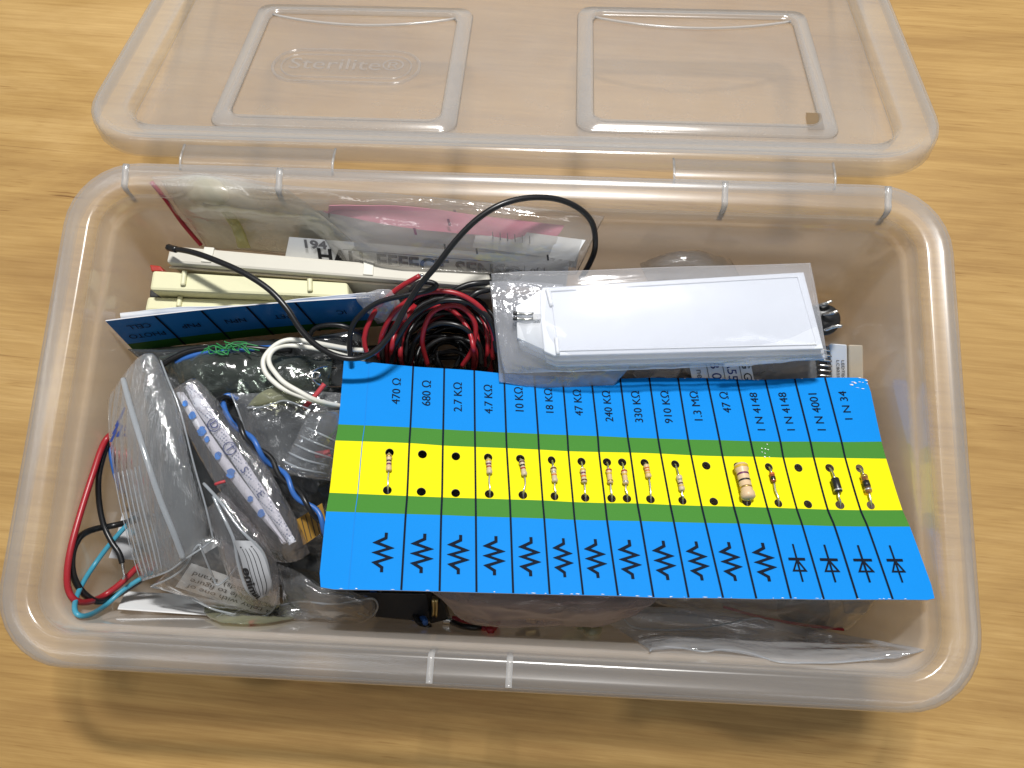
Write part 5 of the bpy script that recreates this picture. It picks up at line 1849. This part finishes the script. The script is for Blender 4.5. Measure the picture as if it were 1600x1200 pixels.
# welded edges of the front left bags catching the light
for pts in ([(236, 917, 0.050), (268, 923, 0.049), (300, 936, 0.047), (331, 951, 0.0445), (362, 959, 0.046), (395, 965, 0.0465), (418, 960, 0.046), (431, 944, 0.049), (436, 918, 0.054)],
            [(236, 916, 0.051), (264, 904, 0.058), (288, 886, 0.062), (304, 858, 0.068), (312, 852, 0.069), (318, 866, 0.066), (332, 900, 0.059), (340, 914, 0.057), (358, 900, 0.060), (372, 882, 0.064)]):
    wire('bag_edge', pts, 0.00042, MT['zip'], bag2, n=60, sides=5)
wire('bag_edge', [(251, 563, 0.072), (262, 592, 0.0735), (281, 640, 0.0735), (303, 726, 0.0725), (321, 790, 0.0695), (333, 842, 0.065)], 0.00035, MT['zip'], bag1, n=60, sides=5)
wire('bag_edge', [(222, 907, 0.052), (262, 893, 0.061), (290, 873, 0.067), (316, 856, 0.067), (333, 843, 0.061)], 0.0004, MT['zip'], bag1, n=40, sides=5)
wire('bag_edge', [(437, 946, 0.030), (470, 940, 0.038), (520, 944, 0.040), (560, 938, 0.040), (584, 936, 0.040), (590, 950, 0.036), (578, 964, 0.030), (560, 958, 0.034)], 0.0004, MT['zip'], bag4, n=60, sides=5)
wire('bag_edge', [(386, 637, 0.066), (408, 636, 0.0675), (428, 630, 0.068), (446, 626, 0.0675), (470, 634, 0.067), (485, 640, 0.066)], 0.00035, MT['zip'], yz, n=40, sides=5)
wire('bag_edge', [(361, 615, 0.064), (372, 642, 0.064), (382, 672, 0.062), (392, 706, 0.058)], 0.00035, MT['zip'], g3, n=30, sides=5)

# worn white paper showing along the card's edges
rnd = random.Random(17)
v, f = [], []
spots = [(rnd.uniform(2, 196), 80.6 - rnd.uniform(0.05, 0.35), rnd.uniform(0.15, 0.9), rnd.uniform(0.08, 0.22)) for _ in range(34)]
spots += [(rnd.uniform(100, 197), 0.2, rnd.uniform(0.2, 0.8), 0.15) for _ in range(10)]
spots += [(rnd.uniform(192, 198.3), rnd.uniform(0.7, 4.5), rnd.uniform(0.2, 0.9), rnd.uniform(0.05, 0.2)) for _ in range(12)]
spots += [(rnd.uniform(152, 156), rnd.uniform(22, 29), rnd.uniform(0.2, 0.5), rnd.uniform(0.1, 0.25)) for _ in range(8)]
for u, vv, a, b in spots:
    k = len(v)
    w = rnd.uniform(-0.3, 0.3)
    q = [(u - a, vv), (u - a * 0.2, vv - b), (u + a, vv + w * b), (u + a * 0.3, vv + b)]
    v += [card(min(198.8, max(0.3, x)), min(80.5, max(0.1, y)), 0.00035) for x, y in q]
    f.append((k + 3, k + 2, k + 1, k))
INSIDE[0] = False
mesh_obj('worn_edge', v, f, MT['paper'], comp_card, smooth=False)

INSIDE[0] = True
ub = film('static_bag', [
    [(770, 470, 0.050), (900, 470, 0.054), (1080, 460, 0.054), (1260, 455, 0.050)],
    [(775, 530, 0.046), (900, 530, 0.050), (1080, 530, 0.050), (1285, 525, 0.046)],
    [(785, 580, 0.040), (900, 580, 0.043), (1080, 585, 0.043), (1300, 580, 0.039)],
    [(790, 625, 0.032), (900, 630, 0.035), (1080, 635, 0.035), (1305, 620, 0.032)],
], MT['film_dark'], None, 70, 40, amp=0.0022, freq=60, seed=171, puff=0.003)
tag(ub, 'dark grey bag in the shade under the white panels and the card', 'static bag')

wc = film('clear_wrap', [
    [(556, 462, 0.068), (578, 456, 0.070), (594, 452, 0.071), (606, 458, 0.068)],
    [(560, 470, 0.066), (584, 466, 0.069), (602, 464, 0.070), (622, 470, 0.064)],
    [(576, 484, 0.060), (594, 482, 0.064), (612, 480, 0.064), (634, 486, 0.058)],
    [(590, 505, 0.052), (606, 502, 0.054), (622, 500, 0.054), (640, 505, 0.050)],
], MT['film_flap'], None, 40, 40, amp=0.0016, freq=110, seed=181, puff=0.001)
tag(wc, 'crumpled end of clear wrap at the right end of the dark blue card', 'wrap')
